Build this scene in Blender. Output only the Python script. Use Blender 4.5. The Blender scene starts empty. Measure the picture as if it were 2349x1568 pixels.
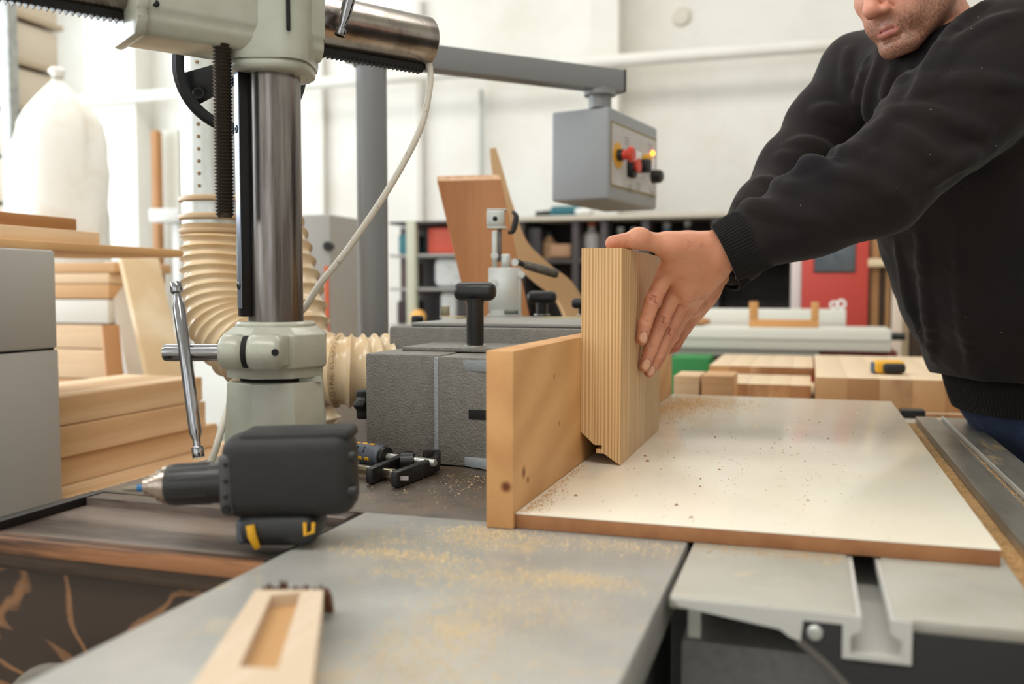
import bpy, bmesh, math, random
import numpy as np
from mathutils import Vector, Matrix
random.seed(7); np.random.seed(7)
S = bpy.context.scene
C = S.collection
# ------------------------------------------------------------------ camera
CAMZ = 1.16; FPX = 2150.0; YAW = math.radians(17.55); PIT = math.atan(119/2150)
cam = bpy.data.cameras.new('camera'); camo = bpy.data.objects.new('camera', cam); C.objects.link(camo)
camo.location = (0, 0, CAMZ); camo.rotation_euler = (math.pi/2 - PIT, 0, YAW)
cam.sensor_width = 36; cam.lens = 36*FPX/2349; cam.clip_start = .05; cam.clip_end = 60
cam.dof.use_dof = True; cam.dof.focus_distance = 1.52; cam.dof.aperture_fstop = 2.8
S.camera = camo
# ------------------------------------------------------------------ world, lights, exposure
W = bpy.data.worlds.new('world'); S.world = W; W.use_nodes = True
bg = W.node_tree.nodes['Background']; bg.inputs[0].default_value = (.80, .90, 1, 1); bg.inputs[1].default_value = 1.0
S.view_settings.view_transform = 'Standard'; S.view_settings.look = 'None'
S.view_settings.exposure = 0.0; S.view_settings.gamma = 1; S.view_settings.use_curve_mapping = False
S.cycles.use_denoising = True; S.cycles.max_bounces = 7; S.cycles.diffuse_bounces = 4
S.cycles.glossy_bounces = 4; S.cycles.transmission_bounces = 4; S.cycles.sample_clamp_indirect = 6
def area(name, loc, rot, sx, sy, w, col):
    l = bpy.data.lights.new(name, 'AREA'); l.shape = 'RECTANGLE'; l.size = sx; l.size_y = sy; l.energy = w; l.color = col
    o = bpy.data.objects.new(name, l); C.objects.link(o); o.location = loc; o.rotation_euler = rot; return o
RX0, RX1, RY0, RY1, RZ = -6.6, 4.6, -4.2, 6.8, 4.6
LW = [(-1.6, 2.6), (1.9, 2.6), (5.0, 1.8)]                                  # windows of the left wall: centre y, width
for i, (y, w) in enumerate(LW):
    area('window_daylight', (RX0+.02, y, 2.45), (0, -math.pi/2, 0), 2.7, w, (100, 230, 110)[i], (.86, .94, 1))
for i, x in enumerate((-3.6, 0.2)):
    area('window_daylight', (x, RY0+.02, 2.4), (math.pi/2, 0, 0), 2.6, 2.4, 20, (1, .97, .92))
for i, y in enumerate((-.6, 3.9)):
    area('skylight_daylight', (-1.2, y, RZ-.02), (0, 0, 0), 6.0, 1.1, (150, 95)[i], (1, .975, .93))
# ------------------------------------------------------------------ geometry helpers
V = Vector
FWH = V((-math.sin(YAW), math.cos(YAW), 0)); RT = V((math.cos(YAW), math.sin(YAW), 0))
FW = FWH*math.cos(PIT) + V((0, 0, -math.sin(PIT))); UP = RT.cross(FW); CP = V((0, 0, CAMZ))
def ray(x, y): return RT*((x-1174.5)/FPX) + UP*((784-y)/FPX) + FW
def P(x, y, d): return CP + ray(x, y)*d                  # point seen at a pixel, d metres deep
def PZ(x, y, z): r = ray(x, y); return CP + r*((z-CAMZ)/r.z)
def PY(x, y, Y): r = ray(x, y); return CP + r*(Y/r.y)
def PX(x, y, X): r = ray(x, y); return CP + r*(X/r.x)
def axes(d):
    d = V(d).normalized(); a = V((0, 0, 1)) if abs(d.z) < .9 else V((1, 0, 0))
    u = d.cross(a).normalized(); return u, d.cross(u).normalized(), d
class B:
    def __init__(s): s.m = bmesh.new()
    def box(s, c, size, rot=None, bev=0, seg=2):
        t = bmesh.new(); bmesh.ops.create_cube(t, size=1)
        for v in t.verts: v.co = V((v.co.x*size[0], v.co.y*size[1], v.co.z*size[2]))
        if bev: bmesh.ops.bevel(t, geom=list(t.edges), offset=min(bev, min(size)*.49), segments=seg, affect='EDGES', profile=.5)
        R = rot if isinstance(rot, Matrix) else (Matrix.Rotation(rot, 3, 'Z') if rot else Matrix.Identity(3))
        for v in t.verts: v.co = R @ v.co + V(c)
        s.join(t); return s
    def bb(s, a, b, bev=0, seg=2):
        a, b = V(a), V(b); return s.box((a+b)/2, [abs(b[i]-a[i]) for i in range(3)], None, bev, seg)
    def join(s, t):
        me = bpy.data.meshes.new('t'); t.to_mesh(me); t.free(); s.m.from_mesh(me); bpy.data.meshes.remove(me)
    def lathe(s, o, ax, prof, n=28, close=True):
        u, v, w = axes(ax); o = V(o); rings = []
        for r, h in prof:
            if r < 1e-6: rings.append([s.m.verts.new(o+w*h)]); continue
            rings.append([s.m.verts.new(o+w*h+(u*math.cos(2*math.pi*k/n)+v*math.sin(2*math.pi*k/n))*r) for k in range(n)])
        for a, b in zip(rings, rings[1:]):
            for k in range(n):
                k2 = (k+1) % n
                q = [a[k] if len(a) > 1 else a[0], a[k2] if len(a) > 1 else a[0], b[k2] if len(b) > 1 else b[0], b[k] if len(b) > 1 else b[0]]
                q = list(dict.fromkeys(q))
                if len(q) > 2:
                    try: s.m.faces.new(q)
                    except ValueError: pass
        if close:
            for r_ in (rings[0], rings[-1]):
                if len(r_) > 2: s.m.faces.new(r_)
        return s
    def cyl(s, a, b, r0, r1=None, n=24, bev=0):
        a, b = V(a), V(b); L = (b-a).length; r1 = r0 if r1 is None else r1
        pr = [(r0-bev, 0), (r0, bev), (r1, L-bev), (r1-bev, L)] if bev else [(r0, 0), (r1, L)]
        return s.lathe(a, b-a, pr, n)
    def tube(s, pts, r, n=14, caps=True):
        pts = [V(p) for p in pts]; N = len(pts); rs = r if isinstance(r, (list, tuple)) else [r]*N
        t = (pts[1]-pts[0]).normalized(); u = axes(t)[0]; rings = []
        for i, p in enumerate(pts):
            t = (pts[min(i+1, N-1)]-pts[max(i-1, 0)]).normalized()
            u = (u - t*u.dot(t)).normalized(); v = t.cross(u)
            rings.append([s.m.verts.new(p+(u*math.cos(2*math.pi*k/n)+v*math.sin(2*math.pi*k/n))*rs[i]) for k in range(n)])
        for a, b in zip(rings, rings[1:]):
            for k in range(n): s.m.faces.new((a[k], a[(k+1) % n], b[(k+1) % n], b[k]))
        if caps: s.m.faces.new(rings[0]); s.m.faces.new(rings[-1])
        return s
    def prism(s, pts, vec, bev=0):
        t = bmesh.new(); vs = [t.verts.new(V(p)) for p in pts]; f = t.faces.new(vs)
        r = bmesh.ops.extrude_face_region(t, geom=[f]); vec = V(vec)
        for v in r['geom']:
            if isinstance(v, bmesh.types.BMVert): v.co += vec
        bmesh.ops.recalc_face_normals(t, faces=t.faces)
        if bev: bmesh.ops.bevel(t, geom=list(t.edges), offset=bev, segments=2, affect='EDGES', profile=.5)
        s.join(t); return s
    def ell(s, c, r, n=20, rot=None):
        t = bmesh.new(); bmesh.ops.create_uvsphere(t, u_segments=n, v_segments=n//2, radius=1)
        R = rot or Matrix.Identity(3)
        for v in t.verts: v.co = R @ V((v.co.x*r[0], v.co.y*r[1], v.co.z*r[2])) + V(c)
        s.join(t); return s
    def torus(s, c, ax, R, r, n=40, k=12, a0=0, a1=2*math.pi, ref=None):
        u, v, w = axes(ax)
        if ref is not None: u = (V(ref)-w*V(ref).dot(w)).normalized(); v = w.cross(u)
        full = abs(a1-a0-2*math.pi) < 1e-6; m = n if full else n+1; rings = []
        for i in range(m):
            a = a0+(a1-a0)*i/n; e = u*math.cos(a)+v*math.sin(a)
            rings.append([s.m.verts.new(V(c)+e*(R+r*math.cos(2*math.pi*j/k))+w*(r*math.sin(2*math.pi*j/k))) for j in range(k)])
        for i in range(n):
            a, b = rings[i], rings[(i+1) % m]
            for j in range(k): s.m.faces.new((a[j], a[(j+1) % k], b[(j+1) % k], b[j]))
        if not full: s.m.faces.new(rings[0]); s.m.faces.new(rings[-1])
        return s
def spline(pts, n=60):
    pts = [V(p) for p in pts]; out = []; ext = [pts[0]*2-pts[1]]+pts+[pts[-1]*2-pts[-2]]; m = len(pts)-1
    for i in range(n+1):
        x = m*i/n; k = min(int(x), m-1); t = x-k; p0, p1, p2, p3 = ext[k:k+4]
        out.append(.5*((2*p1)+(p2-p0)*t+(2*p0-5*p1+4*p2-p3)*t*t+(3*p1-p0-3*p2+p3)*t**3))
    return out
ORG = {}
def link(name, me, m, parent=None, ang=35):
    if isinstance(m, (list, tuple)):
        for q in m: me.materials.append(q)
    elif m: me.materials.append(m)
    if len(me.polygons):
        me.polygons.foreach_set('use_smooth', [True]*len(me.polygons))
        me.set_sharp_from_angle(angle=math.radians(ang))
    o = bpy.data.objects.new(name, me); C.objects.link(o)
    if parent is not None: o.parent = parent
    return o
def obj(name, b, m, parent=None, label=None, cat=None, group=None, kind=None, ang=35, org=None):
    """link the builder's mesh, built in world coordinates, as ONE object"""
    bm = b.m; bmesh.ops.recalc_face_normals(bm, faces=bm.faces)
    if parent is not None: o0 = ORG[parent.name]
    elif org is not None: o0 = V(org)
    else:
        co = [v.co for v in bm.verts]
        lo = [min(c[i] for c in co) for i in range(3)]; hi = [max(c[i] for c in co) for i in range(3)]
        o0 = V(((lo[0]+hi[0])/2, (lo[1]+hi[1])/2, lo[2]))
    for v in bm.verts: v.co -= o0
    me = bpy.data.meshes.new(name); bm.to_mesh(me); bm.free()
    o = link(name, me, m, parent, ang); ORG[o.name] = o0
    if parent is None: o.location = o0
    tag(o, label, cat, group, kind); return o
def tag(o, label=None, cat=None, group=None, kind=None):
    if label: o['label'] = label
    if cat: o['category'] = cat
    if group: o['group'] = group
    if kind: o['kind'] = kind
    return o
def thing(name, loc, label, cat, group=None, kind=None):
    o = bpy.data.objects.new(name, None); C.objects.link(o); o.location = loc; o.empty_display_size = .05
    ORG[o.name] = V(loc); tag(o, label, cat, group, kind); return o
# ------------------------------------------------------------------ materials
def lin(c):
    return tuple(((x/255)/12.92 if x/255 <= .04045 else ((x/255+.055)/1.055)**2.4) for x in c)+(1,)
MC = {}
def mat(name, col, rough=.5, metal=0.0, var=None, bump=None, coat=0, sheen=0, spec=.5, stretch=(1, 1, 1), sss=0, emit=None, trans=0, rvar=0, attr=None):
    if name in MC: return MC[name]
    m = bpy.data.materials.new(name); m.use_nodes = True; nt = m.node_tree; N = nt.nodes; L = nt.links; p = N['Principled BSDF']
    p.inputs['Base Color'].default_value = lin(col); p.inputs['Roughness'].default_value = rough; p.inputs['Metallic'].default_value = metal
    p.inputs['Specular IOR Level'].default_value = spec; p.inputs['Coat Weight'].default_value = coat; p.inputs['Coat Roughness'].default_value = .15
    p.inputs['Sheen Weight'].default_value = sheen; p.inputs['Sheen Roughness'].default_value = .4; p.inputs['Transmission Weight'].default_value = trans
    if sss: p.inputs['Subsurface Weight'].default_value = sss; p.inputs['Subsurface Radius'].default_value = (.012, .005, .003); p.inputs['Subsurface Scale'].default_value = .6
    if emit: p.inputs['Emission Color'].default_value = lin(emit[0]); p.inputs['Emission Strength'].default_value = emit[1]
    tc = N.new('ShaderNodeTexCoord'); mp = N.new('ShaderNodeMapping'); L.new(tc.outputs['Object'], mp.inputs[0]); mp.inputs['Scale'].default_value = stretch
    colsock = None
    if attr:
        a = N.new('ShaderNodeAttribute'); a.attribute_name = attr; colsock = a.outputs['Color']
    if var:                                       # (scale, colour, lo, hi)
        vs = var if isinstance(var, list) else [var]
        for sc, c2, lo, hi in vs:
            n = N.new('ShaderNodeTexNoise'); n.inputs['Scale'].default_value = sc; n.inputs['Detail'].default_value = 5; n.inputs['Roughness'].default_value = .6
            L.new(mp.outputs[0], n.inputs['Vector'])
            mr = N.new('ShaderNodeMapRange'); mr.inputs[1].default_value = lo; mr.inputs[2].default_value = hi; L.new(n.outputs[0], mr.inputs[0])
            mx = N.new('ShaderNodeMix'); mx.data_type = 'RGBA'; L.new(mr.outputs[0], mx.inputs[0])
            if colsock: L.new(colsock, mx.inputs[6])
            else: mx.inputs[6].default_value = lin(col)
            mx.inputs[7].default_value = lin(c2); colsock = mx.outputs[2]
            if rvar:
                r2 = N.new('ShaderNodeMapRange'); r2.inputs[3].default_value = rough; r2.inputs[4].default_value = rough+rvar; L.new(mr.outputs[0], r2.inputs[0]); L.new(r2.outputs[0], p.inputs['Roughness'])
    if colsock: L.new(colsock, p.inputs['Base Color'])
    if bump:                                      # (scale, strength)
        n = N.new('ShaderNodeTexNoise'); n.inputs['Scale'].default_value = bump[0]; n.inputs['Detail'].default_value = 3; L.new(mp.outputs[0], n.inputs['Vector'])
        b = N.new('ShaderNodeBump'); b.inputs['Strength'].default_value = bump[1]; b.inputs['Distance'].default_value = .002; L.new(n.outputs[0], b.inputs['Height']); L.new(b.outputs[0], p.inputs['Normal'])
    MC[name] = m; return m
def wood(name, c1, c2, axis='y', scale=26, rough=.55, dist=3.0, fine=.5, knots=None, contrast=(.3, .75), along=.05, band=None):
    """grain running along one axis: distorted growth bands plus fine fibre streaks"""
    if name in MC: return MC[name]
    m = bpy.data.materials.new(name); m.use_nodes = True; nt = m.node_tree; N = nt.nodes; L = nt.links; p = N['Principled BSDF']
    p.inputs['Roughness'].default_value = rough; p.inputs['Specular IOR Level'].default_value = .35
    tc = N.new('ShaderNodeTexCoord'); mp = N.new('ShaderNodeMapping'); L.new(tc.outputs['Object'], mp.inputs[0])
    k = 'xyz'.index(axis); sc = [1, 1, 1]; sc[k] = along; mp.inputs['Scale'].default_value = sc
    n1 = N.new('ShaderNodeTexNoise'); n1.inputs['Scale'].default_value = scale*.28; n1.inputs['Detail'].default_value = 3; n1.inputs['Distortion'].default_value = .6; L.new(mp.outputs[0], n1.inputs['Vector'])
    mu = N.new('ShaderNodeMath'); mu.operation = 'MULTIPLY'; mu.inputs[1].default_value = dist*6; L.new(n1.outputs[0], mu.inputs[0])
    si = N.new('ShaderNodeMath'); si.operation = 'SINE'; L.new(mu.outputs[0], si.inputs[0])
    if band:
        dt = N.new('ShaderNodeVectorMath'); dt.operation = 'DOT_PRODUCT'; L.new(tc.outputs['Object'], dt.inputs[0]); dt.inputs[1].default_value = band
        ad = N.new('ShaderNodeMath'); L.new(dt.outputs['Value'], ad.inputs[0]); L.new(mu.outputs[0], ad.inputs[1]); L.new(ad.outputs[0], si.inputs[0])
    mr = N.new('ShaderNodeMapRange'); mr.inputs[1].default_value = -1; mr.inputs[2].default_value = 1; L.new(si.outputs[0], mr.inputs[0])
    n2 = N.new('ShaderNodeTexNoise'); n2.inputs['Scale'].default_value = scale*7; n2.inputs['Detail'].default_value = 2; L.new(mp.outputs[0], n2.inputs['Vector'])
    mx0 = N.new('ShaderNodeMix'); mx0.inputs[0].default_value = fine; L.new(mr.outputs[0], mx0.inputs[2]); L.new(n2.outputs[0], mx0.inputs[3])
    ra = N.new('ShaderNodeMapRange'); ra.inputs[1].default_value = contrast[0]; ra.inputs[2].default_value = contrast[1]; L.new(mx0.outputs[0], ra.inputs[0])
    mx = N.new('ShaderNodeMix'); mx.data_type = 'RGBA'; L.new(ra.outputs[0], mx.inputs[0]); mx.inputs[6].default_value = lin(c1); mx.inputs[7].default_value = lin(c2)
    col = mx.outputs[2]
    for (kx, ky, kz, kr, kc) in (knots or []):
        g = N.new('ShaderNodeVectorMath'); g.operation = 'DISTANCE'; L.new(tc.outputs['Object'], g.inputs[0]); g.inputs[1].default_value = (kx, ky, kz)
        q = N.new('ShaderNodeMapRange'); q.inputs[1].default_value = kr; q.inputs[2].default_value = kr*.35; L.new(g.outputs['Value'], q.inputs[0])
        m2 = N.new('ShaderNodeMix'); m2.data_type = 'RGBA'; L.new(q.outputs[0], m2.inputs[0]); L.new(col, m2.inputs[6]); m2.inputs[7].default_value = lin(kc); col = m2.outputs[2]
    L.new(col, p.inputs['Base Color'])
    b = N.new('ShaderNodeBump'); b.inputs['Strength'].default_value = .15; b.inputs['Distance'].default_value = .001; L.new(n2.outputs[0], b.inputs['Height']); L.new(b.outputs[0], p.inputs['Normal'])
    MC[name] = m; return m
T = .87                                                        # height of the machine tables
wallm = mat('wall_paint', (238, 236, 230), .85, var=(1.3, (226, 222, 211), .45, .75))
enamel = mat('sage_enamel', (176, 177, 163), .32, coat=.3, bump=(220, .12), var=(30, (166, 166, 150), .4, .8))
hammer = mat('hammertone_grey', (124, 121, 114), .42, bump=(300, 1.0), var=(60, (112, 109, 101), .4, .7))
greyp = mat('grey_powder_coat', (128, 129, 130), .45, bump=(500, .1))
steel = mat('worn_round_steel', (150, 145, 142), .26, 1.0, var=(38, (96, 88, 84), .42, .62), stretch=(1, 1, .05), bump=(300, .05))
steelx = mat('ground_arm_steel', (170, 162, 154), .24, 1.0, var=(26, (130, 121, 112), .45, .7), bump=(300, .04))
chrome = mat('chrome', (160, 160, 164), .07, 1.0)
zinc = mat('zinc_plate', (204, 206, 202), .34, .8, var=(14, (190, 192, 186), .4, .7))
blackm = mat('black_oxide', (34, 32, 31), .42, .6, bump=(200, .1))
black = mat('black_plastic', (26, 26, 27), .38, bump=(350, .12))
rubber = mat('dark_rubber', (22, 21, 21), .6, bump=(260, .2), var=(25, (30, 29, 29), .4, .7))
slotm = mat('slot_black', (12, 12, 12), .8)
yellow = mat('yellow_plastic', (226, 168, 34), .45)
# ------------------------------------------------------------------ the setting
def struct(name, b, m, parent=None, kind='structure', **k): return obj(name, b, m, parent, kind=None if parent else kind, **k)
floorm = mat('concrete_floor', (150, 143, 132), .6, var=(2.2, (128, 120, 108), .4, .7), bump=(40, .1))
struct('floor', B().bb((RX0-.3, RY0-.3, -.12), (RX1+.3, RY1+.3, 0)), floorm)
struct('ceiling', B().bb((RX0-.3, RY0-.3, RZ), (RX1+.3, RY1+.3, RZ+.15)), wallm)
struct('wall_back', B().bb((RX0-.3, RY1, 0), (RX1+.3, RY1+.25, RZ)), wallm)
struct('wall_right', B().bb((RX1, RY0, 0), (RX1+.25, RY1, RZ)), wallm)
def wall_open(name, horiz, ops):
    b = B(); z0, z1 = 1.05, 3.8
    if horiz:                                        # left wall, runs along y
        e = [RY0]+[v for (c, w) in ops for v in (c-w/2, c+w/2)]+[RY1]
        for i in range(0, len(e), 2): b.bb((RX0-.25, e[i], 0), (RX0, e[i+1], RZ))
        for c, w in ops: b.bb((RX0-.25, c-w/2, 0), (RX0, c+w/2, z0)); b.bb((RX0-.25, c-w/2, z1), (RX0, c+w/2, RZ))
    else:
        e = [RX0-.25]+[v for (c, w) in ops for v in (c-w/2, c+w/2)]+[RX1+.25]
        for i in range(0, len(e), 2): b.bb((e[i], RY0-.25, 0), (e[i+1], RY0, RZ))
        for c, w in ops: b.bb((c-w/2, RY0-.25, 0), (c+w/2, RY0, z0)); b.bb((c-w/2, RY0-.25, z1), (c+w/2, RY0, RZ))
    struct(name, b, wallm)
wall_open('wall_left', True, LW); wall_open('wall_front', False, [(-3.6, 2.4), (.2, 2.4)])
framem = mat('window_frame_white', (225, 226, 226), .5)
wn = 0
for c, w in LW:
    wn += 1; b = B()
    for k in range(4): y = c-w/2+.03+(w-.06)*k/3; b.bb((RX0+.03, y-.025, 1.05), (RX0+.08, y+.025, 3.8))
    for z in (1.08, 2.4, 3.77): b.bb((RX0+.03, c-w/2, z-.025), (RX0+.08, c+w/2, z+.025))
    struct('window_%d' % wn, b, framem)
for c in (-3.6, .2):
    wn += 1; b = B()
    for k in range(4): x = c-1.17+2.34*k/3; b.bb((x-.025, RY0+.03, 1.05), (x+.025, RY0+.08, 3.8))
    for z in (1.08, 2.4, 3.77): b.bb((c-1.2, RY0+.03, z-.025), (c+1.2, RY0+.08, z+.025))
    struct('window_%d' % wn, b, framem)
# pilasters, wall conduit and ledge on the back wall
tn = 0
def trim(b, m=wallm):
    global tn
    tn += 1; return struct('trim_%d' % tn, b, m)
for xa, xb, pr in ((1352, 1415, .22), (206, 318, .22), (-60, 30, .22)):
    a = PY(xa, 600, RY1-pr).x; c = PY(xb, 600, RY1-pr).x; trim(B().bb((a, RY1-pr, 0), (c, RY1+.01, RZ)))
trim(B().cyl((RX0, RY1-.28, 2.75), (RX1, RY1-.28, 2.75), .045, n=12))                       # long white pipe
trim(B().cyl(PY(1103, 205, RY1-.05), PY(1103, 700, RY1-.05), .02, n=8), mat('conduit_grey', (196, 196, 190), .5))
trim(B().cyl(PY(328, 165, RY1-.06), PY(328, 560, RY1-.06), .035, n=8), mat('conduit_olive', (188, 188, 172), .5))
for x in (740, 963): trim(B().bb(PY(x, 0, RY1-.05)-V((.03, 0, 0)), PY(x+3, 560, RY1-.01)+V((.03, 0, 0))), mat('panel_joint', (214, 211, 202), .8))
trim(B().lathe(PY(1562, 36, RY1-.03), (0, 1, 0), [(0, 0), (.05, 0), (.065, .012), (.07, .04)], 20), mat('wall_rose', (222, 216, 204), .7))

# ------------------------------------------------------------------ shaper: tables
ironnear = mat('near_table_iron', (184, 183, 177), .30, .1, var=[(5, (156, 156, 152), .4, .7), (13, (204, 178, 134), .6, .78)], bump=(180, .08), rvar=.25)
ironfar = mat('stained_table_iron', (88, 78, 68), .34, .25, var=[(9, (104, 86, 68), .42, .68), (24, (62, 57, 52), .5, .7), (90, (122, 110, 96), .62, .75)], bump=(160, .12), rvar=.2)
t = thing('spindle_moulder', (-.4, 1.2, 0), 'grey spindle moulder with cast iron tables and stained rear top', 'woodworking machine')
obj('front_table', B().bb((-.55, .12, T-.045), (-.128, 1.099, T), .003), ironnear, t)
obj('rear_table', B().bb((-.985, 1.101, T-.045), (-.128, 2.05, T-.0006), .003), ironfar, t)
obj('table_gap_strip', B().bb((-.5595, .875, T-.03), (-.5515, 1.098, T-.004)), slotm, t)
bodym = mat('machine_body_grey', (142, 141, 138), .5, bump=(600, .25), var=(80, (128, 127, 124), .4, .7))
obj('machine_body', B().bb((-.88, 1.18, 0), (-.135, 2.0, T-.046), .006), bodym, t)
obj('front_apron', B().bb((-.50, .18, T-.30), (-.16, 1.18, T-.046), .004), bodym, t)
# sliding extension
alu = mat('sliding_table_aluminium', (176, 173, 162), .38, .2, var=[(7, (160, 156, 144), .4, .7), (22, (196, 180, 148), .62, .76)], bump=(200, .06), rvar=.2)
alue = mat('milled_edge', (205, 204, 198), .4, .3)
t = thing('sliding_table', (.05, 1.6, 0), 'aluminium sliding table with a T slot and black end plate', 'machine table')
obj('table_plate', B().bb((-.122, .883, T-.013), (.045, 2.42, T), .0025).bb((.078, .883, T-.013), (.206, 2.42, T), .0025), alu, t)
obj('plate_edge', B().prism([(-.12, .88, T-.002), (-.113, .88, T-.009), (-.02, .88, T-.021), (-.012, .88, T-.027), (-.002, .88, T-.030), (.0, .88, T-.0105), (.034, .88, T-.0105), (.034, .88, T-.002)], (0, .014, 0)), alue, t)
obj('slot_channel', B().prism([(.034, .879, T-.002), (.05, .879, T-.002), (.05, .879, T-.014), (.041, .879, T-.020), (.041, .879, T-.036), (.084, .879, T-.036), (.084, .879, T-.020), (.074, .879, T-.014), (.074, .879, T-.002), (.092, .879, T-.002), (.092, .879, T-.041), (.034, .879, T-.041)], (0, 1.54, 0)), alue, t)
arc = [(.005+.115*(1-math.cos(a))*1.0, .893, T-.03-.20*math.sin(a)) for a in [i*math.pi/2/14 for i in range(15)]]
arc = [(.0, .881, T-.0105), (-.0005, .881, T-.029)]+[(-.0005+.16*(i/14)**1.1, .881, T-.031-.21*(i/14)**1.5) for i in range(1, 15)]
obj('end_plate', B().prism(arc+[(.206, .881, T-.255), (.206, .881, T-.0125), (.093, .881, T-.0125), (.093, .881, T-.0425), (.033, .881, T-.0425), (.033, .881, T-.0125)], (0, .02, 0)), mat('black_end_plate', (44, 42, 42), .6, bump=(300, .3)), t)
obj('plate_rim', B().tube([V(p)+V((-.003, .01, -.003)) for p in arc[1:]], .0055, 8), mat('rim_grey', (136, 132, 126), .45, .3), t)
obj('end_bolt', B().lathe((.0105, .8795, T-.0215), (0, 1, 0), [(0, -.001), (.006, .0), (.0085, .003), (.0085, .012)], 18), zinc, t)
obj('support_bracket', B().bb((-.106, .90, T-.045), (-.094, .93, T-.013)), zinc, t)
obj('base_body', B().bb((-.122, .965, 0), (.15, 2.0, T-.072), .006), bodym, t)
obj('inner_rib', B().bb((-.10, 1.04, T-.07), (.033, 1.9, T-.0135), .004), mat('rib_dark', (70, 68, 66), .6), t)
dustgold = mat('packed_sawdust', (186, 148, 98), .9, bump=(300, .9), var=(60, (150, 116, 74), .4, .7))
obj('dust_trough', B().bb((.2065, .60, T-.03), (.2355, 2.3, T-.012)), dustgold, t)
t2 = thing('guide_rail', (.29, 1.6, 0), 'grooved aluminium guide rail dusted with sawdust beside the white board', 'guide rail')
railm = mat('rail_aluminium', (150, 147, 138), .36, .45, var=[(30, (128, 124, 114), .42, .68), (16, (196, 164, 112), .6, .72)], stretch=(1, .25, 1), bump=(260, .15), rvar=.25)
obj('rail_bar', B().bb((.236, .45, T-.05), (.279, 2.3, T+.003), .002).bb((.279, .45, T-.05), (.291, 2.3, T-.003), .001).bb((.291, .45, T-.05), (.347, 2.3, T+.003), .002), railm, t2)
obj('rail_lip', B().bb((.2905, .45, T-.002), (.2935, 2.3, T+.006), .001), alue, t2)
obj('rail_support', B().bb((.215, .7, T-.25), (.33, 2.2, T-.05)).bb((.24, 1.1, 0), (.32, 1.25, T-.25)).bb((.24, 1.95, 0), (.32, 2.1, T-.25)), bodym, t2)

# ------------------------------------------------------------------ white board, fence, workpiece
t = thing('laminated_board', (-.067, 1.78, T), 'white laminated board with brown fibre edges lying on the machine table', 'board')
obj('fibre_core', B().bb((-.3362, 1.077, T+.0003), (.1965, 2.45, T+.0178), .0012), mat('fibreboard_edge', (158, 108, 68), .75, bump=(400, .25), var=(25, (140, 92, 56), .4, .7)), t)
lam = mat('white_laminate', (238, 231, 214), .22, var=[(3.2, (230, 218, 194), .45, .75), (30, (212, 188, 146), .66, .80)], stretch=(1, .6, 1), coat=.25, rvar=.15)
obj('laminate_face', B().bb((-.3362, 1.0768, T+.0178), (.1968, 2.45, T+.0190), .0004), lam, t)
t = thing('fence_board', (-.352, 1.76, T), 'tall amber pine board set on edge as a fence beside the white board', 'board')
fw = wood('fence_pine', (206, 156, 102), (188, 136, 84), 'y', 22, .5, 2.2, .35, contrast=(.2, 1.15), along=.12, band=(30, -30, 75),
          knots=[(.0158, -.628, .049, .006, (98, 54, 28)), (.0158, -.646, .062, .010, (120, 66, 34)), (.0158, -.31, .135, .007, (70, 38, 20)), (.0158, -.50, .17, .005, (150, 92, 50)), (.0158, -.47, .10, .005, (146, 90, 50)), (.006, -.69, .052, .009, (110, 58, 30))])
obj('plank', B().bb((-.3715, 1.07, T+.0004), (-.3368, 2.445, T+.217), .0015), fw, t)
t = thing('profiled_panel', (-.30, 1.61, T+.02), 'upright ash panel with a mitred lower edge pressed against the fence', 'workpiece')
ashw = wood('ash', (218, 180, 130), (160, 112, 64), 'z', 70, .5, 3.4, .55, contrast=(.34, .98), along=.015, band=(1250, 420, 0))
Yf, Yb, xL, xR = 1.42, 1.80, -.3362, -.2735; zb = T+.0192; zt = 1.2245; zl = .939
prof = [(xL, zt), (xL, zl), (xL+.0215, zl-.0195), (xL+.0335, zl-.0195), (xL+.0335, zl-.0255), (xL+.0245, zl-.0255), (xL+.0245, zl-.0325), (xL+.0365, zl-.0325), (xR, zb), (xR, zt)]
obj('panel', B().prism([(x, Yf, z) for x, z in prof], (0, Yb-Yf, 0)), ashw, t, ang=20)
# joint lines of the glued staves, proud by a hair on the long face
for i, y in enumerate((1.495, 1.585, 1.67, 1.74)):
    obj('stave', B().bb((xR-.004, y, zb+.002), (xR+.0002, y+.07-.0004, zt-.0008)), wood('ash_stave_%d' % (i % 3), ((212, 180, 136), (218, 188, 146), (206, 172, 128))[i % 3], (176, 136, 92), 'z', 40, .5, 1.2, .5, along=.03, band=(0, 700, 0)), t)

# ------------------------------------------------------------------ stained plywood extension on the left
ply = wood('stained_plywood_top', (128, 114, 104), (72, 60, 54), 'x', 22, .36, 2.6, .5, along=.14)
plyf = wood('stained_plywood_front', (66, 53, 44), (150, 108, 74), 'x', 24, .5, 6.0, .12, contrast=(.74, .98), along=.7)
plye = wood('plywood_edge', (160, 110, 74), (62, 46, 38), 'x', 60, .6, 3.0, .5, along=.06)
t = thing('stained_cabinet', (-.78, .98, 0), 'dark stained plywood cabinet with a rimmed top left of the drill', 'cabinet')
xl, xr, yf, yb = -.985, -.560, .872, 1.098
obj('top_panel', B().bb((xl, yf+.002, T-.022), (xr, yb, T-.012), .001), ply, t)
obj('rim', B().bb((xl, yf, T-.022), (xl+.02, yb, T), .0015), blackm, t, label='dark side rim of the tray')
obj('rim', B().bb((xl+.02, yb-.035, T-.022), (xr, yb-.002, T-.001), .0015), ply, t)
obj('front_edge', B().bb((xl-.3, yf-.004, T-.024), (xr, yf+.022, T-.006), .0015), plye, t)
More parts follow.
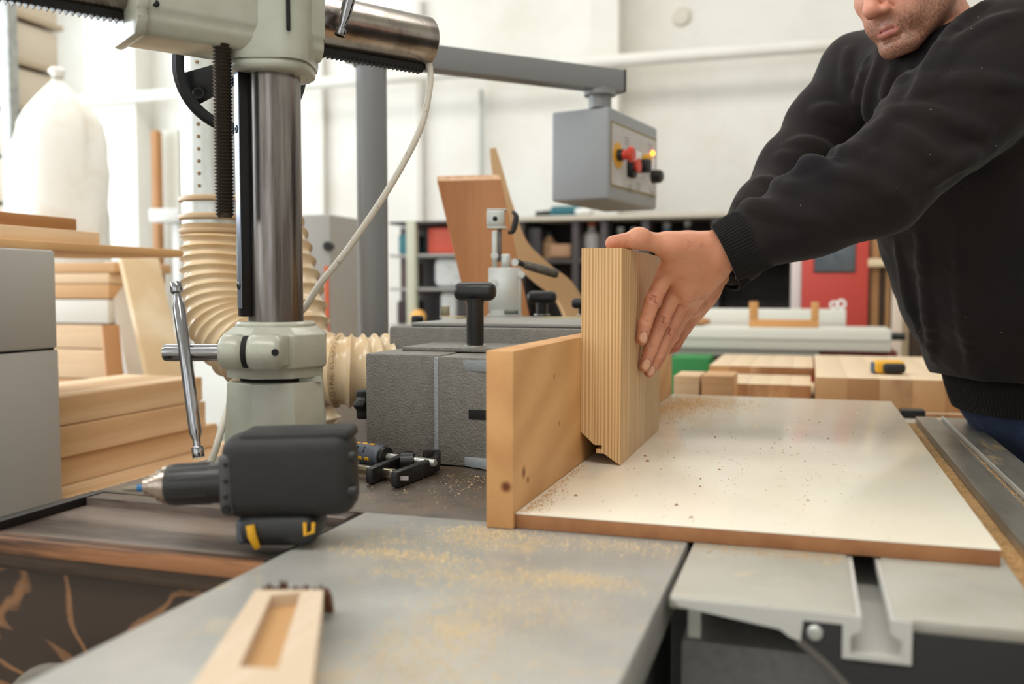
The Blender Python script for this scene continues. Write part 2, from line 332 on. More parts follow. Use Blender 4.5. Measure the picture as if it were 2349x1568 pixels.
obj('lower_edge', B().bb((xl-.3, yf+.002, T-.044), (xr-.004, yf+.02, T-.025), .001), wood('plywood_edge_dark', (84, 66, 52), (48, 38, 33), 'x', 40, .6, 2.0, .5, along=.08), t)
obj('top_extension', B().bb((xl-.3, yf+.02, T-.024), (xl, yf+.10, T-.012), .001), ply, t)
obj('front_panel', B().bb((xl-.3, yf+.01, .25), (xr-.006, yf+.028, T-.045)), plyf, t)
obj('side_panel', B().bb((xl, yf+.028, .0), (xl+.02, yb-.01, T-.022)).bb((xr-.026, yf+.028, .0), (xr-.006, yb-.01, T-.022)), plyf, t)
obj('plinth', B().bb((xl-.3, yf+.03, 0), (xr-.006, yf+.05, .25)), blackm, t)
t = thing('hand_wheel', PY(128, 1668, yf), 'dusty grey hand wheel rim in front of the stained cabinet', 'hand wheel')
c0 = PY(128, 1668, yf-.035)
obj('rim', B().torus(c0, (.1, -1, .1), .062, .011, 36, 12), mat('dusty_grey_wheel', (118, 112, 102), .7, bump=(200, .3)), t)
hub = B().cyl(c0+V((0, -.01, 0)), V((c0.x, yf+.012, c0.z)), .012, n=16)
for k in range(3): hub.cyl(c0, c0+V((math.cos(k*2.094+.5)*.058, 0, math.sin(k*2.094+.5)*.058)), .006, n=10)
obj('hub', hub, mat('dusty_grey_wheel', (0, 0, 0)), t)

# ------------------------------------------------------------------ slotted wood block in the foreground
zt2 = T+.026
pal = wood('pale_birch', (226, 212, 194), (206, 184, 158), 'y', 26, .55, .8, .4, along=.06)
t = thing('slotted_wood_block', (-.4, .68, T), 'pale tapered wood block with an open slot lying on the near table', 'wood block')
A = [PZ(586, 1352, zt2), PZ(742, 1352, zt2), PZ(712, 1600, zt2), PZ(420, 1600, zt2)]
Bq = [PZ(622, 1365, zt2), PZ(690, 1358, zt2), PZ(636, 1532, zt2), PZ(548, 1528, zt2)]
dn = V((0, 0, -(zt2-T)+.0004)); sl = V((0, 0, -.011))
bm = B(); m = bm.m; va = [m.verts.new(p) for p in A]; vb = [m.verts.new(p) for p in Bq]; vl = [m.verts.new(p+dn) for p in A]; vs = [m.verts.new(p+sl) for p in Bq]
for i in range(4):
    j = (i+1) % 4; m.faces.new((va[i], va[j], vb[j], vb[i])); m.faces.new((va[j], va[i], vl[i], vl[j])); m.faces.new((vb[i], vb[j], vs[j], vs[i]))
m.faces.new(vl)
obj('block', bm, pal, t, ang=25)
bm = B(); m = bm.m; m.faces.new([m.verts.new(p+sl+V((0, 0, .0006))) for p in Bq])
obj('slot_floor', bm, wood('slot_floor_wood', (192, 150, 102), (140, 96, 60), 'y', 40, .6, 1.6, .3, along=.08), t)
bm = B()
e0, e1 = A[0], A[1]
for i in range(46):
    f = random.random(); p = e0.lerp(e1, f)+V((0, random.uniform(-.001, .008), -.010)); h = random.uniform(.006, .013)*(1.25 if .15 < f < .45 else .9); sw_ = random.uniform(.003, .009); q = V((random.uniform(-.006, .006), random.uniform(-.004, .006), h))
    bm.prism([p+V((-sw_, 0, -.012)), p+V((sw_, 0, -.012)), p+V((sw_*.7, 0, h*.4)), p+q, p+V((-sw_*.8, 0, h*.3))], (0, .003, 0))
obj('torn_fibres', bm, mat('torn_wood', (104, 64, 38), .85, var=(200, (70, 40, 24), .4, .6)), t)
# ------------------------------------------------------------------ cast fence housing of the moulder
HZ = 1.052
t = thing('fence_housing', (-.56, 1.7, T), 'hammertone grey cast fence housing bolted on the moulder table', 'fence housing')
obj('lower_casting', B().bb((-.722, 1.450, T+.001), (-.585, 1.68, HZ), .004), hammer, t)
obj('front_casting', B().prism([(-.582, 1.432, T+.001), (-.3745, 1.432, T+.001), (-.3745, 1.432, HZ-.0015), (-.582, 1.432, HZ-.0015)], (0, .25, 0), .003), hammer, t)
obj('lit_step', B().bb((-.588, 1.431, T+.001), (-.580, 1.452, HZ-.003), .002), mat('lit_step_grey', (150, 154, 158), .4, bump=(420, .8)), t)  # left-facing step; window light painted in as a paler, bluer grey
obj('cover_lip', B().bb((-.690, 1.53, HZ), (-.38, 1.70, HZ+.0075), .002), hammer, t)
obj('upper_casting', B().bb((-.795, 1.70, T+.001), (-.40, 2.18, HZ+.036), .006), hammer, t)
obj('cutter_opening', B().bb((-.395, 1.78, HZ-.03), (-.376, 2.18, HZ+.034), .002), slotm, t, label='dark opening over the cutter')
platem = mat('cover_plate', (150, 149, 144), .4, .2, bump=(300, .1))
obj('cover_plate', B().bb((-.752, 1.715, HZ+.037), (-.376, 2.20, HZ+.044), .0015), platem, t)
obj('plate_joint', B().bb((-.750, 1.713, HZ+.0355), (-.377, 1.8, HZ+.0375)), slotm, t)  # black strip in the joint under the cover plate
s0 = PY(1075, 950, 1.4315); s1 = PY(1125, 950, 1.4315)
obj('slot', B().bb((s0.x, 1.4305, s0.z-.008), (-.376, 1.433, s0.z+.008), .0008), slotm, t)
fz = PY(1080, 1060, 1.40)
footm = mat('foot_grey', (146, 152, 156), .4, bump=(300, .4))
obj('foot', B().prism([(-.535, 1.431, T+.001), (-.3745, 1.36, T+.001), (-.3745, 1.36, T+.014), (-.535, 1.431, T+.017)], (0, .06, 0), .002), footm, t)
obj('ledge', B().prism([(-.54, 1.432, HZ-.006), (-.3745, 1.42, HZ-.006), (-.3745, 1.42, HZ-.026), (-.532, 1.432, HZ-.024)], (0, .02, 0), .001), footm, t)
lab = mat('brass_label', (196, 178, 118), .4, .3)
zp = HZ+.0442
for (xa, xb, y0) in ((1007, 1066, 727), (1242, 1345, 729)):
    a = PZ(xa, y0, zp); bq = PZ(xb, y0, zp); obj('maker_plate', B().bb((a.x, a.y, zp), (min(bq.x, -.378), a.y+.05, zp+.0012)), lab, t)
pa = PZ(1022, 724, zp); obj('square_pin', B().box(pa+V((0, 0, .012)), (.018, .018, .024), .2, .001), mat('brass_pin', (150, 142, 116), .45, .4), t)
pk = PZ(953, 744, HZ+.036); pk.x = max(pk.x, -.78); pk.y = max(pk.y, 1.72)
obj('stop_button', B().lathe(pk, (0, 0, 1), [(.0, 0), (.012, 0), (.0125, .002), (.0125, .016), (.010, .0185), (0, .019)], 20), black, t)
def tknob(px, py, z, hd, s, label):
    p = PZ(px, py, z); th = thing('clamping_knob', p, label, 'knob', 'black T handle knobs on the fence housing')
    obj('washer', B().lathe(p, (0, 0, 1), [(.021*s, 0), (.021*s, .002)], 24), zinc, th)
    obj('stem', B().lathe(p, (0, 0, 1), [(.0145*s, .002), (.0155*s, .006), (.0155*s, hd-.012*s), (.017*s, hd)], 24), black, th)
    obj('handle', B().box(p+V((0, 0, hd+.012*s)), (.077*s, .032*s, .033*s), .35 if s < .99 else .12, .0135*s, 4), black, th, ang=60)
tknob(1090, 794, HZ+.0075, .086, 1.0, 'black T handle knob standing nearest the camera on the housing')
tknob(1243, 722, zp, .033, 1.0, 'black T handle knob between the toggle clamp and the ash panel')
tknob(1338, 722, zp, .020, .8, 'black T handle knob half hidden behind the ash panel')
# star knob on the left flank
p = PY(835, 925, 1.53); t = thing('star_knob', (-.76, 1.53, p.z), 'black star knob on the left flank of the grey housing', 'knob')
bm = B(); ring = []
for k in range(48):
    a = 2*math.pi*k/48; r = .026+.0045*math.cos(6*a); ring.append((0, r*math.cos(a), r*math.sin(a)))
bm.prism([V((-.773, 1.53, p.z))+V(q) for q in ring], (.022, 0, 0), .004)
obj('knob_head', bm, black, t, ang=50)
obj('knob_neck', B().cyl((-.753, 1.53, p.z), (-.7215, 1.53, p.z), .013, n=20), black, t)

# ------------------------------------------------------------------ toggle clamp on the cover plate
D0 = 2.0
def Q(x, y, dd=0): return P(x, y, D0+dd)
base = PZ(1158, 724, zp); D0 = (base-CP).dot(FW)
t = thing('toggle_clamp', base, 'zinc plated toggle clamp with a lowered black lever on the cover plate', 'toggle clamp')
ax = RT; ay = FWH; Rm = Matrix((ax, ay, V((0, 0, 1)))).transposed()
obj('base_flange', B().box(base+V((0, 0, .0018)), (.088, .05, .003), Rm, .0008), zinc, t)
def cbox(x0, y0, x1, y1, dep, off=0, bev=.002):
    a, b2 = Q(x0, y0), Q(x1, y1); c = (a+b2)/2+ay*off; w = abs((b2-a).dot(ax)); h = abs(b2.z-a.z); return B().box(c, (w, dep, h), Rm, bev)
obj('body_plate', cbox(1121, 614, 1192, 712, .004, -.02).box((Q(1150, 712)+Q(1135, 722))/2-ay*.02, (.03, .004, .014), Rm), zinc, t)
obj('body_plate', cbox(1121, 614, 1196, 722, .004, .02), zinc, t)
obj('side_web', cbox(1189, 618, 1196, 720, .042, 0), zinc, t)
obj('arm', cbox(1129, 530, 1141, 614, .014, -.008, .001), zinc, t)
obj('arm', cbox(1141, 520, 1151, 600, .012, .004, .001), mat('arm_dark_zinc', (120, 112, 106), .35, .8), t)
obj('upper_lug', cbox(1149, 583, 1171, 616, .012, -.012, .004), zinc, t)
obj('head_bracket', cbox(1117, 484, 1158, 522, .034, -.004, .003).box((Q(1140, 482)), (.050, .044, .004), Rm, .001).box((Q(1140, 523)), (.050, .044, .004), Rm, .001), zinc, t)
obj('head_hole', B().cyl(Q(1136, 503)-ay*.0222, Q(1136, 503)-ay*.015, .0065, n=18), slotm, t)
obj('pressure_pad', B().tube(spline([Q(1176, 484), Q(1184, 496), Q(1181, 515), Q(1176, 530), Q(1165, 534)], 20), [.004+.004*math.sin(i/20*math.pi) for i in range(21)], 10), black, t)
for (x, y) in ((1135, 587), (1134, 649), (1196, 630)): obj('pivot_bolt', B().lathe(Q(x, y)-ay*.030, ay, [(0, -.004), (.005, -.004), (.005, 0), (.0092, .0), (.0092, .006), (.006, .007), (.006, .03)], 6 if x > 1190 else 16), zinc, t)
obj('lever_pivot', B().lathe(Q(1181, 602)-ay*.026, ay, [(.0055, -.002), (.009, -.002), (.009, .03), (.0055, .03)], 20), zinc, t)
obj('lever', B().tube([Q(1180, 598), Q(1205, 608)], .0075, 12), blackm, t)
obj('lever_grip', B().tube([Q(1203, 606), Q(1207, 608), Q(1240, 617), Q(1274, 627), Q(1281, 629)], [.0085, .0105, .0115, .0115, .008], 16), mat('grip_worn', (64, 58, 50), .42, bump=(90, .2), var=(40, (96, 84, 66), .5, .75)), t)

# ------------------------------------------------------------------ feeder stand: base, column, head, arm
CX, CY = -.795, 1.287
t = thing('power_feeder_stand', (CX, CY, T), 'sage enamelled feeder stand with steel column and horizontal arm', 'machine stand')
def octa(r, z, rot=math.radians(YAW*0+10+17.5), ch=.42):
    return [V((CX, CY, z))+Matrix.Rotation(rot, 3, 'Z') @ V((r*x, r*y, 0)) for x, y in ((1, ch), (ch, 1), (-ch, 1), (-1, ch), (-1, -ch), (-ch, -1), (ch, -1), (1, -ch))]
def loft(rings, cap=True):
    b = B(); rr = [[b.m.verts.new(p) for p in r] for r in rings]; n = len(rr[0])
    for a, c in zip(rr, rr[1:]):
        for k in range(n): b.m.faces.new((a[k], a[(k+1) % n], c[(k+1) % n], c[k]))
    if cap: b.m.faces.new(rr[0]); b.m.faces.new(rr[-1])
    return b
def bev_all(b, w):
    bmesh.ops.recalc_face_normals(b.m, faces=b.m.faces); bmesh.ops.bevel(b.m, geom=list(b.m.edges), offset=w, segments=2, affect='EDGES', profile=.5); return b
z1, z2 = 1.020, 1.0265
obj('base_flange', B().bb((CX-.115, CY-.10, T+.0004), (CX+.10, CY+.11, T+.014), .004), enamel, t)
for dx, dy in ((-.092, .085), (.078, -.078), (-.092, -.078), (.078, .085)): obj('flange_bolt', B().lathe((CX+dx, CY+dy, T+.014), (0, 0, 1), [(.012, 0), (.012, .009), (.01, .011)], 6), zinc, t)
obj('base_casting', bev_all(loft([octa(.079, T+.013), octa(.0715, z1)]), .0025), enamel, t)
obj('slit_core', B().lathe((CX, CY, z1-.001), (0, 0, 1), [(.055, 0), (.055, z2-z1+.002)], 24), slotm, t)
rr = Matrix.Rotation(math.radians(27), 3, 'Z'); obj('slit_bridge', B().box(V((CX, CY, (z1+z2)/2))+rr @ V((.052, 0, 0)), (.037, .08, z2-z1+.002), rr), enamel, t)
obj('clamp_collar', bev_all(loft([octa(.0715, z2), octa(.0712, 1.040), octa(.077, 1.043), octa(.077, 1.092), octa(.062, 1.104)]), .002), enamel, t)
obj('collar_ring', B().lathe((CX, CY, 1.10), (0, 0, 1), [(.062, -.003), (.061, .008), (.058, .0115), (.043, .0115)], 40), enamel, t)
# clamp lug with slit, towards the left front
lc = P(577, 807, 1.358); dl = -RT
def rbar(c, half, r, m, nm, flat=1.0, lab=None):
    pr = [(0, -half), (r-.009, -half), (r-.003, -half+.003), (r, -half+.010), (r, half-.010), (r-.003, half-.003), (r-.009, half), (0, half)]
    return obj(nm, B().lathe(c, dl, pr, 36), m, t, ang=50, label=lab)
LZ = lc.z
rbar(lc+dl*.0262, .0185, .0265, enamel, 'clamp_lug'); rbar(lc-dl*.0205, .0255, .0265, enamel, 'clamp_lug')
obj('lug_slit', B().lathe(lc+dl*.006, dl, [(.0235, -.004), (.0235, .004)], 30), slotm, t)
obj('lug_web', B().box(lc-dl*.022+FWH*.028, (.046, .06, .046), Matrix((RT, FWH, V((0, 0, 1)))).transposed(), .004).box(lc+dl*.026+FWH*.03, (.034, .06, .046), Matrix((RT, FWH, V((0, 0, 1)))).transposed(), .004), enamel, t)
obj('lug_hole', B().cyl(P(631, 808, 1.3325), P(631, 808, 1.350), .0052, n=20), slotm, t)
obj('clamp_screw', B().lathe(P(502, 808, 1.355), dl, [(.0128, -.02), (.0128, .074), (.0118, .0785), (0, .0788)], 32), chrome, t)
ra, rb = P(403, 648, 1.362), P(456, 1049, 1.318)
u = (rb-ra).normalized(); Lr = (rb-ra).length
obj('tommy_bar', B().lathe(ra, u, [(.0078, .0), (.0085, .001), (.0085, .014), (.0078, .0155), (.0052, .017), (.0055, .026), (.0088, .036), (.0088, Lr-.036), (.0055, Lr-.026), (.0052, Lr-.017), (.0078, Lr-.0155), (.0085, Lr-.014), (.0085, Lr-.001), (.0078, Lr)], 24), chrome, t)
# column
obj('column', B().cyl((CX, CY, 1.105), (CX, CY, 1.52), .0425, n=64), steel, t)
kn = (-RT*.80-FWH*.60).normalized(); kt = V((-kn.y, kn.x, 0)); Rk = Matrix((kn, kt, V((0, 0, 1)))).transposed(); kb = V((CX, CY, 0))+kn*.0470
obj('key_bar', B().box(kb+V((0, 0, 1.312)), (.020, .018, .385), Rk, .0012), mat('key_bar_black', (34, 33, 34), .3, .7), t)
obj('key_lit_face', B().box(kb+kn*.0102+V((0, 0, 1.318)), (.0016, .0172, .372), Rk, .0004), mat('key_lit_blue', (150, 160, 178), .3, .8), t)  # bluish window light on the bar's outer side, painted as a pale strip
for y in (297, 655):
    c = P(566, y, 1.42); c = kb+kn*.0108+V((0, 0, c.z)); obj('socket_screw', B().lathe(c, kn, [(.0062, -.002), (.0062, .0012), (.0045, .0022), (.0026, .0022), (.0026, -.0015), (0, -.0015)], 20), mat('screw_dark', (70, 72, 76), .3, .9), t)
# arm
DA = V((.562, .827, 0)).normalized(); NA = V((.827, -.562, 0)); A0 = V((-.701, 1.446, 1.590))
obj('arm_tube', B().lathe(A0-DA*1.15, DA, [(.0405, 0), (.0425, .002), (.0425, 1.254), (.0405, 1.257), (.0, 1.257)], 64), steelx, t)
bm = B(); bm.box(A0+DA*(-.521)+V((0, 0, -.0435)), (1.24, .017, .012), Matrix((DA, V((-DA.y, DA.x, 0)), V((0, 0, 1)))).transposed())
pit = .0082; k = -1.13
while k < .095:
    c = A0+DA*k+V((0, 0, -.049)); w2 = NA*.0085
    bm.prism([c-w2-DA*pit*.46, c-w2+DA*pit*.46, c-w2+V((0, 0, -.0062))+DA*.0006, c-w2+V((0, 0, -.0062))-DA*.0006], w2*2); k += pit
obj('gear_rack', bm, blackm, t)
# head casting
z0 = 1.513
sec = [(-.060, 1.668), (-.060, 1.548), (-.056, 1.541), (-.056, 1.53), (-.046, z0), (.046, z0), (.056, 1.53), (.056, 1.541), (.060, 1.548), (.060, 1.668)]
obj('head_casting', B().prism([A0-DA*.394+NA*a+V((0, 0, z-A0.z)) for a, z in sec], DA*.278, .0055), enamel, t)
sec2 = [(a*1.03, z+(0 if z > 1.6 else -.001)) for a, z in sec]
obj('end_flange', B().prism([A0-DA*.402+NA*a*1.13+V((0, 0, (z-A0.z)*(1.06 if z < 1.6 else 1))) for a, z in sec], DA*.018, .007), enamel, t)
def sup(r, z, e=3.6, n=48):
    o = []
    for k in range(n):
        a = 2*math.pi*k/n; c_, s_ = math.cos(a), math.sin(a); q = r/((abs(c_)**e+abs(s_)**e)**(1/e)); o.append(V((CX, CY, z))+RT*(q*c_)+FWH*(q*s_))
    return o
obj('column_boss', loft([sup(.064, 1.503, 4), sup(.0655, 1.512, 4), sup(.0645, 1.56, 4), sup(.064, 1.69, 4)]), enamel, t, ang=50)
obj('boss_lip', loft([sup(.0475, 1.487, 2.4), sup(.0585, 1.487, 2.6), sup(.0625, 1.491, 3), sup(.0635, 1.499, 3), sup(.0605, 1.5045, 3)]), enamel, t, ang=60)
a = P(667, 0, 1.394); c = P(667, 76, 1.394); obj('boss_slit', B().box((CX+RT.x*((c-V((CX, CY, 0))).dot(RT))-FWH.x*.0645, CY+RT.y*((c-V((CX, CY, 0))).dot(RT))-FWH.y*.0645, (c.z+1.69)/2), (.0055, .006, 1.69-c.z), Matrix((RT, FWH, V((0, 0, 1)))).transposed(), .0015), slotm, t)
obj('cap_hole', B().lathe(P(358, 10, 1.29), UP*.3-FW, [(0, 0), (.005, 0), (.005, .004)], 16), slotm, t)
# threaded spindle
sp0 = P(516, 500, 1.385); sp1z = 1.585; pr = [(0, 0), (.0095, 0), (.0115, .004)]; zz = .004; L_ = sp1z-sp0.z
while zz < L_: pr += [(.0142, zz+.0020), (.0112, zz+.0044)]; zz += .0050
obj('threaded_spindle', B().lathe(sp0, (0, 0, 1), pr+[(.0118, zz+.002), (0, zz+.002)], 32), mat('spindle_steel', (96, 90, 82), .30, .9), t, ang=20)
# handwheel behind
wc = P(552, 158, 1.62); wa = (CP-wc).normalized(); wa = (wa+RT*.10+V((0, 0, .08))).normalized()
u, v, w = axes(wa)
rimp = [(.093, .006), (.099, .011), (.106, .011), (.112, .005), (.112, -.006), (.106, -.011), (.097, -.011), (.093, -.004), (.093, .006)]
hw = obj('handwheel', B().lathe(wc, wa, rimp, 72, close=False), mat('wheel_black', (40, 40, 43), .33, .2, bump=(300, .08)), t, ang=40)
for k in range(3):
    an = math.radians(-158+120*k); e = RT*math.cos(an)+UP*math.sin(an); f = wa.cross(e)
    obj('wheel_spoke', B().prism([wc+e*.02+f*.022, wc+e*.096+f*.030, wc+e*.096-f*.030, wc+e*.02-f*.022], wa*.006, .002), MC['wheel_black'], t)
obj('wheel_hub', B().lathe(wc-wa*.02, wa, [(.024, 0), (.024, .035), (.02, .038), (0, .038)], 28), MC['wheel_black'], t)
hc = P(455, 213, 1.60); obj('crank_boss', B().lathe(hc, wa, [(.0095, -.006), (.0095, .004), (.006, .004), (.006, -.004), (0, -.004)], 22), MC['wheel_black'], t)
# locking lever in front of the arm
la, lb = P(826, -95, 1.47), P(779, 82, 1.47); u = (la-lb).normalized(); Ln = (la-lb).length
obj('locking_lever', B().lathe(lb, u, [(.0082, 0), (.0088, .001), (.0088, .011), (.0055, .013), (.0058, .02), (.0088, .034), (.0095, .06), (.0095, Ln), (0, Ln)], 24), chrome, t)
# ------------------------------------------------------------------ cable
cab = spline([P(968, 120, 1.63), P(985, 150, 1.62), P(985, 205, 1.61), P(962, 300, 1.60), P(893, 430, 1.585), P(800, 568, 1.57), P(735, 650, 1.56), P(690, 715, 1.56), P(600, 800, 1.58), P(545, 880, 1.58), P(516, 960, 1.50), P(497, 1022, 1.46), PZ(480, 1085, T+.007), PZ(520, 1120, T+.007)], 120)
obj('power_cable', B().tube(cab, .0056, 12), mat('cable_cream', (206, 198, 184), .5, var=(70, (150, 138, 120), .62, .74)), None, 'cream power cable hanging in an arc from the steel arm', 'cable')

# ------------------------------------------------------------------ control post with pendant box
pd = 2.35; pc = P(856, 700, pd); PXX, PYY = pc.x, pc.y; hz = P(856, 135, pd).z
t = thing('control_post', (PXX, PYY, 0), 'grey round post carrying a square arm and the push button box', 'control pendant')
obj('post', B().cyl((PXX, PYY, 0), (PXX, PYY, hz-.022), .038, n=40), greyp, t)
obj('base_plate', B().bb((PXX-.1, PYY-.1, 0), (PXX+.1, PYY+.1, .012)), greyp, t)
obj('post_cap', B().lathe((PXX, PYY, hz-.028), (0, 0, 1), [(.043, 0), (.046, .003), (.046, .012)], 32), greyp, t)
az = math.radians(44.4); da = V((math.sin(az), math.cos(az), 0)); na = V((da.y, -da.x, 0)); Ra = Matrix((da, na, V((0, 0, 1)))).transposed()
L1 = .80
obj('swing_arm', B().box(V((PXX, PYY, hz+.010))+da*(L1/2-.06), (L1, .055, .062), Ra, .004), greyp, t)
obj('end_cap', B().box(V((PXX, PYY, hz+.010))+da*(L1-.058), (.006, .057, .064), Ra, .002), black, t)
hp = V((PXX, PYY, hz))+da*(L1-.125)
obj('hanger_tube', B().cyl(hp+V((0, 0, -.07)), hp+V((0, 0, -.012)), .032, n=28).cyl(hp+V((0, 0, -.034)), hp+V((0, 0, -.020)), .045, n=28), greyp, t)
az = math.radians(10.5); a_ = V((math.sin(az), math.cos(az), 0)); b_ = V((a_.y, -a_.x, 0)); cz = V((0, 0, 1)); Rb = Matrix((a_, b_, cz)).transposed()
k0 = P(1397, 348, 2.6); top = P(1397, 244, 2.6).z; bot = P(1395, 456, 2.6).z; bl, bw, bh = .40, .178, top-bot
cb = V((k0.x, k0.y, (top+bot)/2))+a_*(bl/2)-b_*(bw/2)
obj('box_housing', B().box(cb, (bl, bw, bh), Rb, .009, 3), mat('box_grey', (150, 153, 156), .45, bump=(500, .12)), t)
pf = V((k0.x, k0.y, 0))+b_*.0008
def pan(s, z): return pf+a_*s+V((0, 0, z))
obj('face_border', B().box(pan(bl/2, (top+bot)/2), (bl-.02, .0012, bh-.075), Rb), mat('olive_border', (136, 118, 62), .5), t)
panelm = mat('button_panel', (196, 192, 190), .5, var=(60, (186, 182, 182), .4, .7))
pf = pf+b_*.0008
obj('face_plate', B().box(pan(bl/2, (top+bot)/2), (bl-.032, .0012, bh-.087), Rb), panelm, t)
zc = (top+bot)/2
def btn(nm, s, z, prof, m, n=28): return obj(nm, B().lathe(pan(s, z), b_, prof, n), m, t)
btn('emergency_ring', .06, zc-.0, [(0, 0), (.036, 0), (.036, .003), (0, .003)], yellow)
btn('emergency_neck', .06, zc, [(.017, .003), (.017, .018)], black)
red = mat('red_button', (206, 62, 44), .4)
btn('emergency_button', .06, zc, [(.014, .018), (.014, .030), (.022, .036), (.023, .044), (.018, .049), (0, .050)], red)
obj('switch_plate', B().box(pan(.16, zc-.01), (.055, .006, .085), Rb, .002), black, t)
btn('stop_button', .16, zc-.035, [(0.019, 0), (.019, .016), (.014, .018), (0, .018)], black)
btn('stop_paddle', .15, zc-.02, [(0, .018), (.012, .019), (.02, .026), (.02, .032), (0, .033)], red)
white = mat('white_plastic', (226, 226, 224), .45)
obj('selector_plate', B().box(pan(.225, zc-.005), (.05, .005, .075), Rb, .002), white, t)
obj('selector_knob', B().box(pan(.225, zc-.012)+b_*.02, (.026, .04, .04), Rb, .006), black, t)
btn('start_button', .275, zc+.012, [(.018, 0), (.018, .018), (.014, .021), (0, .021)], yellow)
obj('selector_plate', B().box(pan(.345, zc-.015), (.05, .005, .085), Rb, .002), white, t)
obj('rotary_knob', B().lathe(pan(.345, zc-.03), b_, [(.022, .003), (.020, .030), (.014, .036), (0, .036)], 8), black, t)
btn('pilot_lamp', .345, zc+.042, [(.008, 0), (.008, .004), (.005, .008), (0, .009)], mat('lamp_orange', (255, 130, 30), .4, emit=((255, 120, 30), 9)))
prt = mat('print_grey', (120, 118, 122), .6)
for s, z in ((.16, -.075), (.23, -.062), (.35, -.075), (.33, .065), (.13, .058)):
    for r in range(3): obj('panel_lettering', B().box(pan(s, zc+z-r*.0085)+b_*.0007, (.034-.006*(r % 2), .0006, .003), Rb), prt, t)
# ------------------------------------------------------------------ dust hose and pipe
def ribbed(path, R, pitch, amp, m, name, parent, n=40):
    """corrugated hose: one ring of larger radius each pitch"""
    L = sum((a-b).length for a, b in zip(path, path[1:])); k = int(L/pitch)*6; pts = []; rs = []; acc = [0]
    for a, b in zip(path, path[1:]): acc.append(acc[-1]+(b-a).length)
    for i in range(k+1):
        s = L*i/k; j = max(0, min(len(path)-2, next((q for q in range(len(acc)-1) if acc[q+1] >= s), len(path)-2)))
        f = (s-acc[j])/max(1e-9, acc[j+1]-acc[j]); pts.append(path[j].lerp(path[j+1], f))
        ph = (i % 6)/6; rs.append(R+amp*(max(0, math.cos(2*math.pi*ph))**1.4)-amp*.25)
    return obj(name, B().tube(pts, rs, n, caps=False), m, parent, ang=70)
hosem = mat('hose_polyurethane', (244, 218, 178), .3, coat=.35, var=(9, (232, 196, 148), .45, .75), trans=.10)
galv = mat('galvanised_sheet', (208, 210, 206), .34, .55, var=(14, (188, 188, 178), .4, .7), stretch=(1, 1, .4))
t = thing('dust_extraction_hose', (-1.1, 2.0, 0), 'cream corrugated dust hose on a riveted pipe behind the steel column', 'dust hose')
hd = 2.02; c0 = P(497, 520, hd); R0 = 152/2*hd/FPX
pts = [c0, P(497, 580, hd), P(499, 660, hd-.01), P(512, 735, hd-.03), P(552, 792, hd-.06), P(620, 826, hd-.09), P(700, 842, hd-.12), P(790, 850, hd-.14), P(870, 850, hd-.12), P(935, 848, hd-.09)]
hose = ribbed(spline(pts, 140), .070, .0235, .0085, hosem, 'hose', t)
lo = P(496, 455, hd); hi = P(491, -180, hd); rp = .0715
obj('pipe', B().lathe((lo.x, lo.y, lo.z-.07), (0, 0, 1), [(rp, 0), (rp, 2.6)], 48), galv, t)
for y in (460, 500, 531): q = P(497, y, hd); obj('clamp_band', B().lathe((lo.x, lo.y, q.z), (0, 0, 1), [(rp, -.007), (rp+.006, -.004), (rp+.007, 0), (rp+.006, .004), (rp, .007)], 48), mat('band_tan', (196, 166, 128), .45), t)
fr = (CP-V((lo.x, lo.y, CAMZ))).normalized(); sd = V((fr.y, -fr.x, 0))
seam = -.42
for i in range(13):
    z = P(466, 137+i*27, hd).z; e = (fr*math.cos(seam)+sd*math.sin(-seam)*1.0); e = (fr*math.cos(.44)+(-RT)*math.sin(.44)).normalized()
    obj('rivet', B().lathe(V((lo.x, lo.y, z))+e*rp, e, [(.0042, 0), (.0034, .002), (0, .0028)], 12), mat('rivet_brown', (136, 110, 76), .5), t)
# lettering moulded along a rib of the hose
def letters(txt, size):
    cu = bpy.data.curves.new('txt', 'FONT'); cu.body = txt; cu.size = size; cu.resolution_u = 2; o = bpy.data.objects.new('txt', cu); C.objects.link(o)
    dg = bpy.context.evaluated_depsgraph_get(); dg.update(); me = bpy.data.meshes.new_from_object(o.evaluated_get(dg)); bpy.data.objects.remove(o); return me
def hose_print():
    me = letters('INDUSTRIE ECO - PVC', .020); b = B(); b.m.from_mesh(me); bpy.data.meshes.remove(me)
    pc = P(784, 850, hd-.138); ax_ = (P(810, 851, hd-.14)-P(760, 848, hd-.135)).normalized(); up = V((0, 0, 1)); side = ax_.cross(up).normalized()
    if side.dot(CP-pc) < 0: side = -side
    xs = [v.co.x for v in b.m.verts]; mid = (min(xs)+max(xs))/2
    for v in b.m.verts:
        ang = (v.co.x-mid)/.0765+.06; e = side*math.cos(ang)+up*math.sin(ang); v.co = pc+ax_*(-v.co.y+.006)+e*.0745
    obj('hose_lettering', b, mat('hose_print_brown', (150, 118, 78), .6), t)
hose_print()
t = thing('second_dust_hose', (-.95, 2.2, 0), 'second cream corrugated hose dropping behind the column and first hose', 'dust hose')
ribbed(spline([P(585, 400, 2.35), P(604, 500, 2.33), P(632, 600, 2.30), P(662, 720, 2.27), P(680, 850, 2.25), P(690, 1000, 2.25), P(695, 1200, 2.28)], 80), .088, .036, .011, hosem, 'hose', t)
obj('hose_collar', B().lathe(P(583, 392, 2.352), P(570, 330, 2.36)-P(583, 392, 2.352), [(.09, -.02), (.09, .02), (.08, .05), (.08, .3)], 40), galv, t)

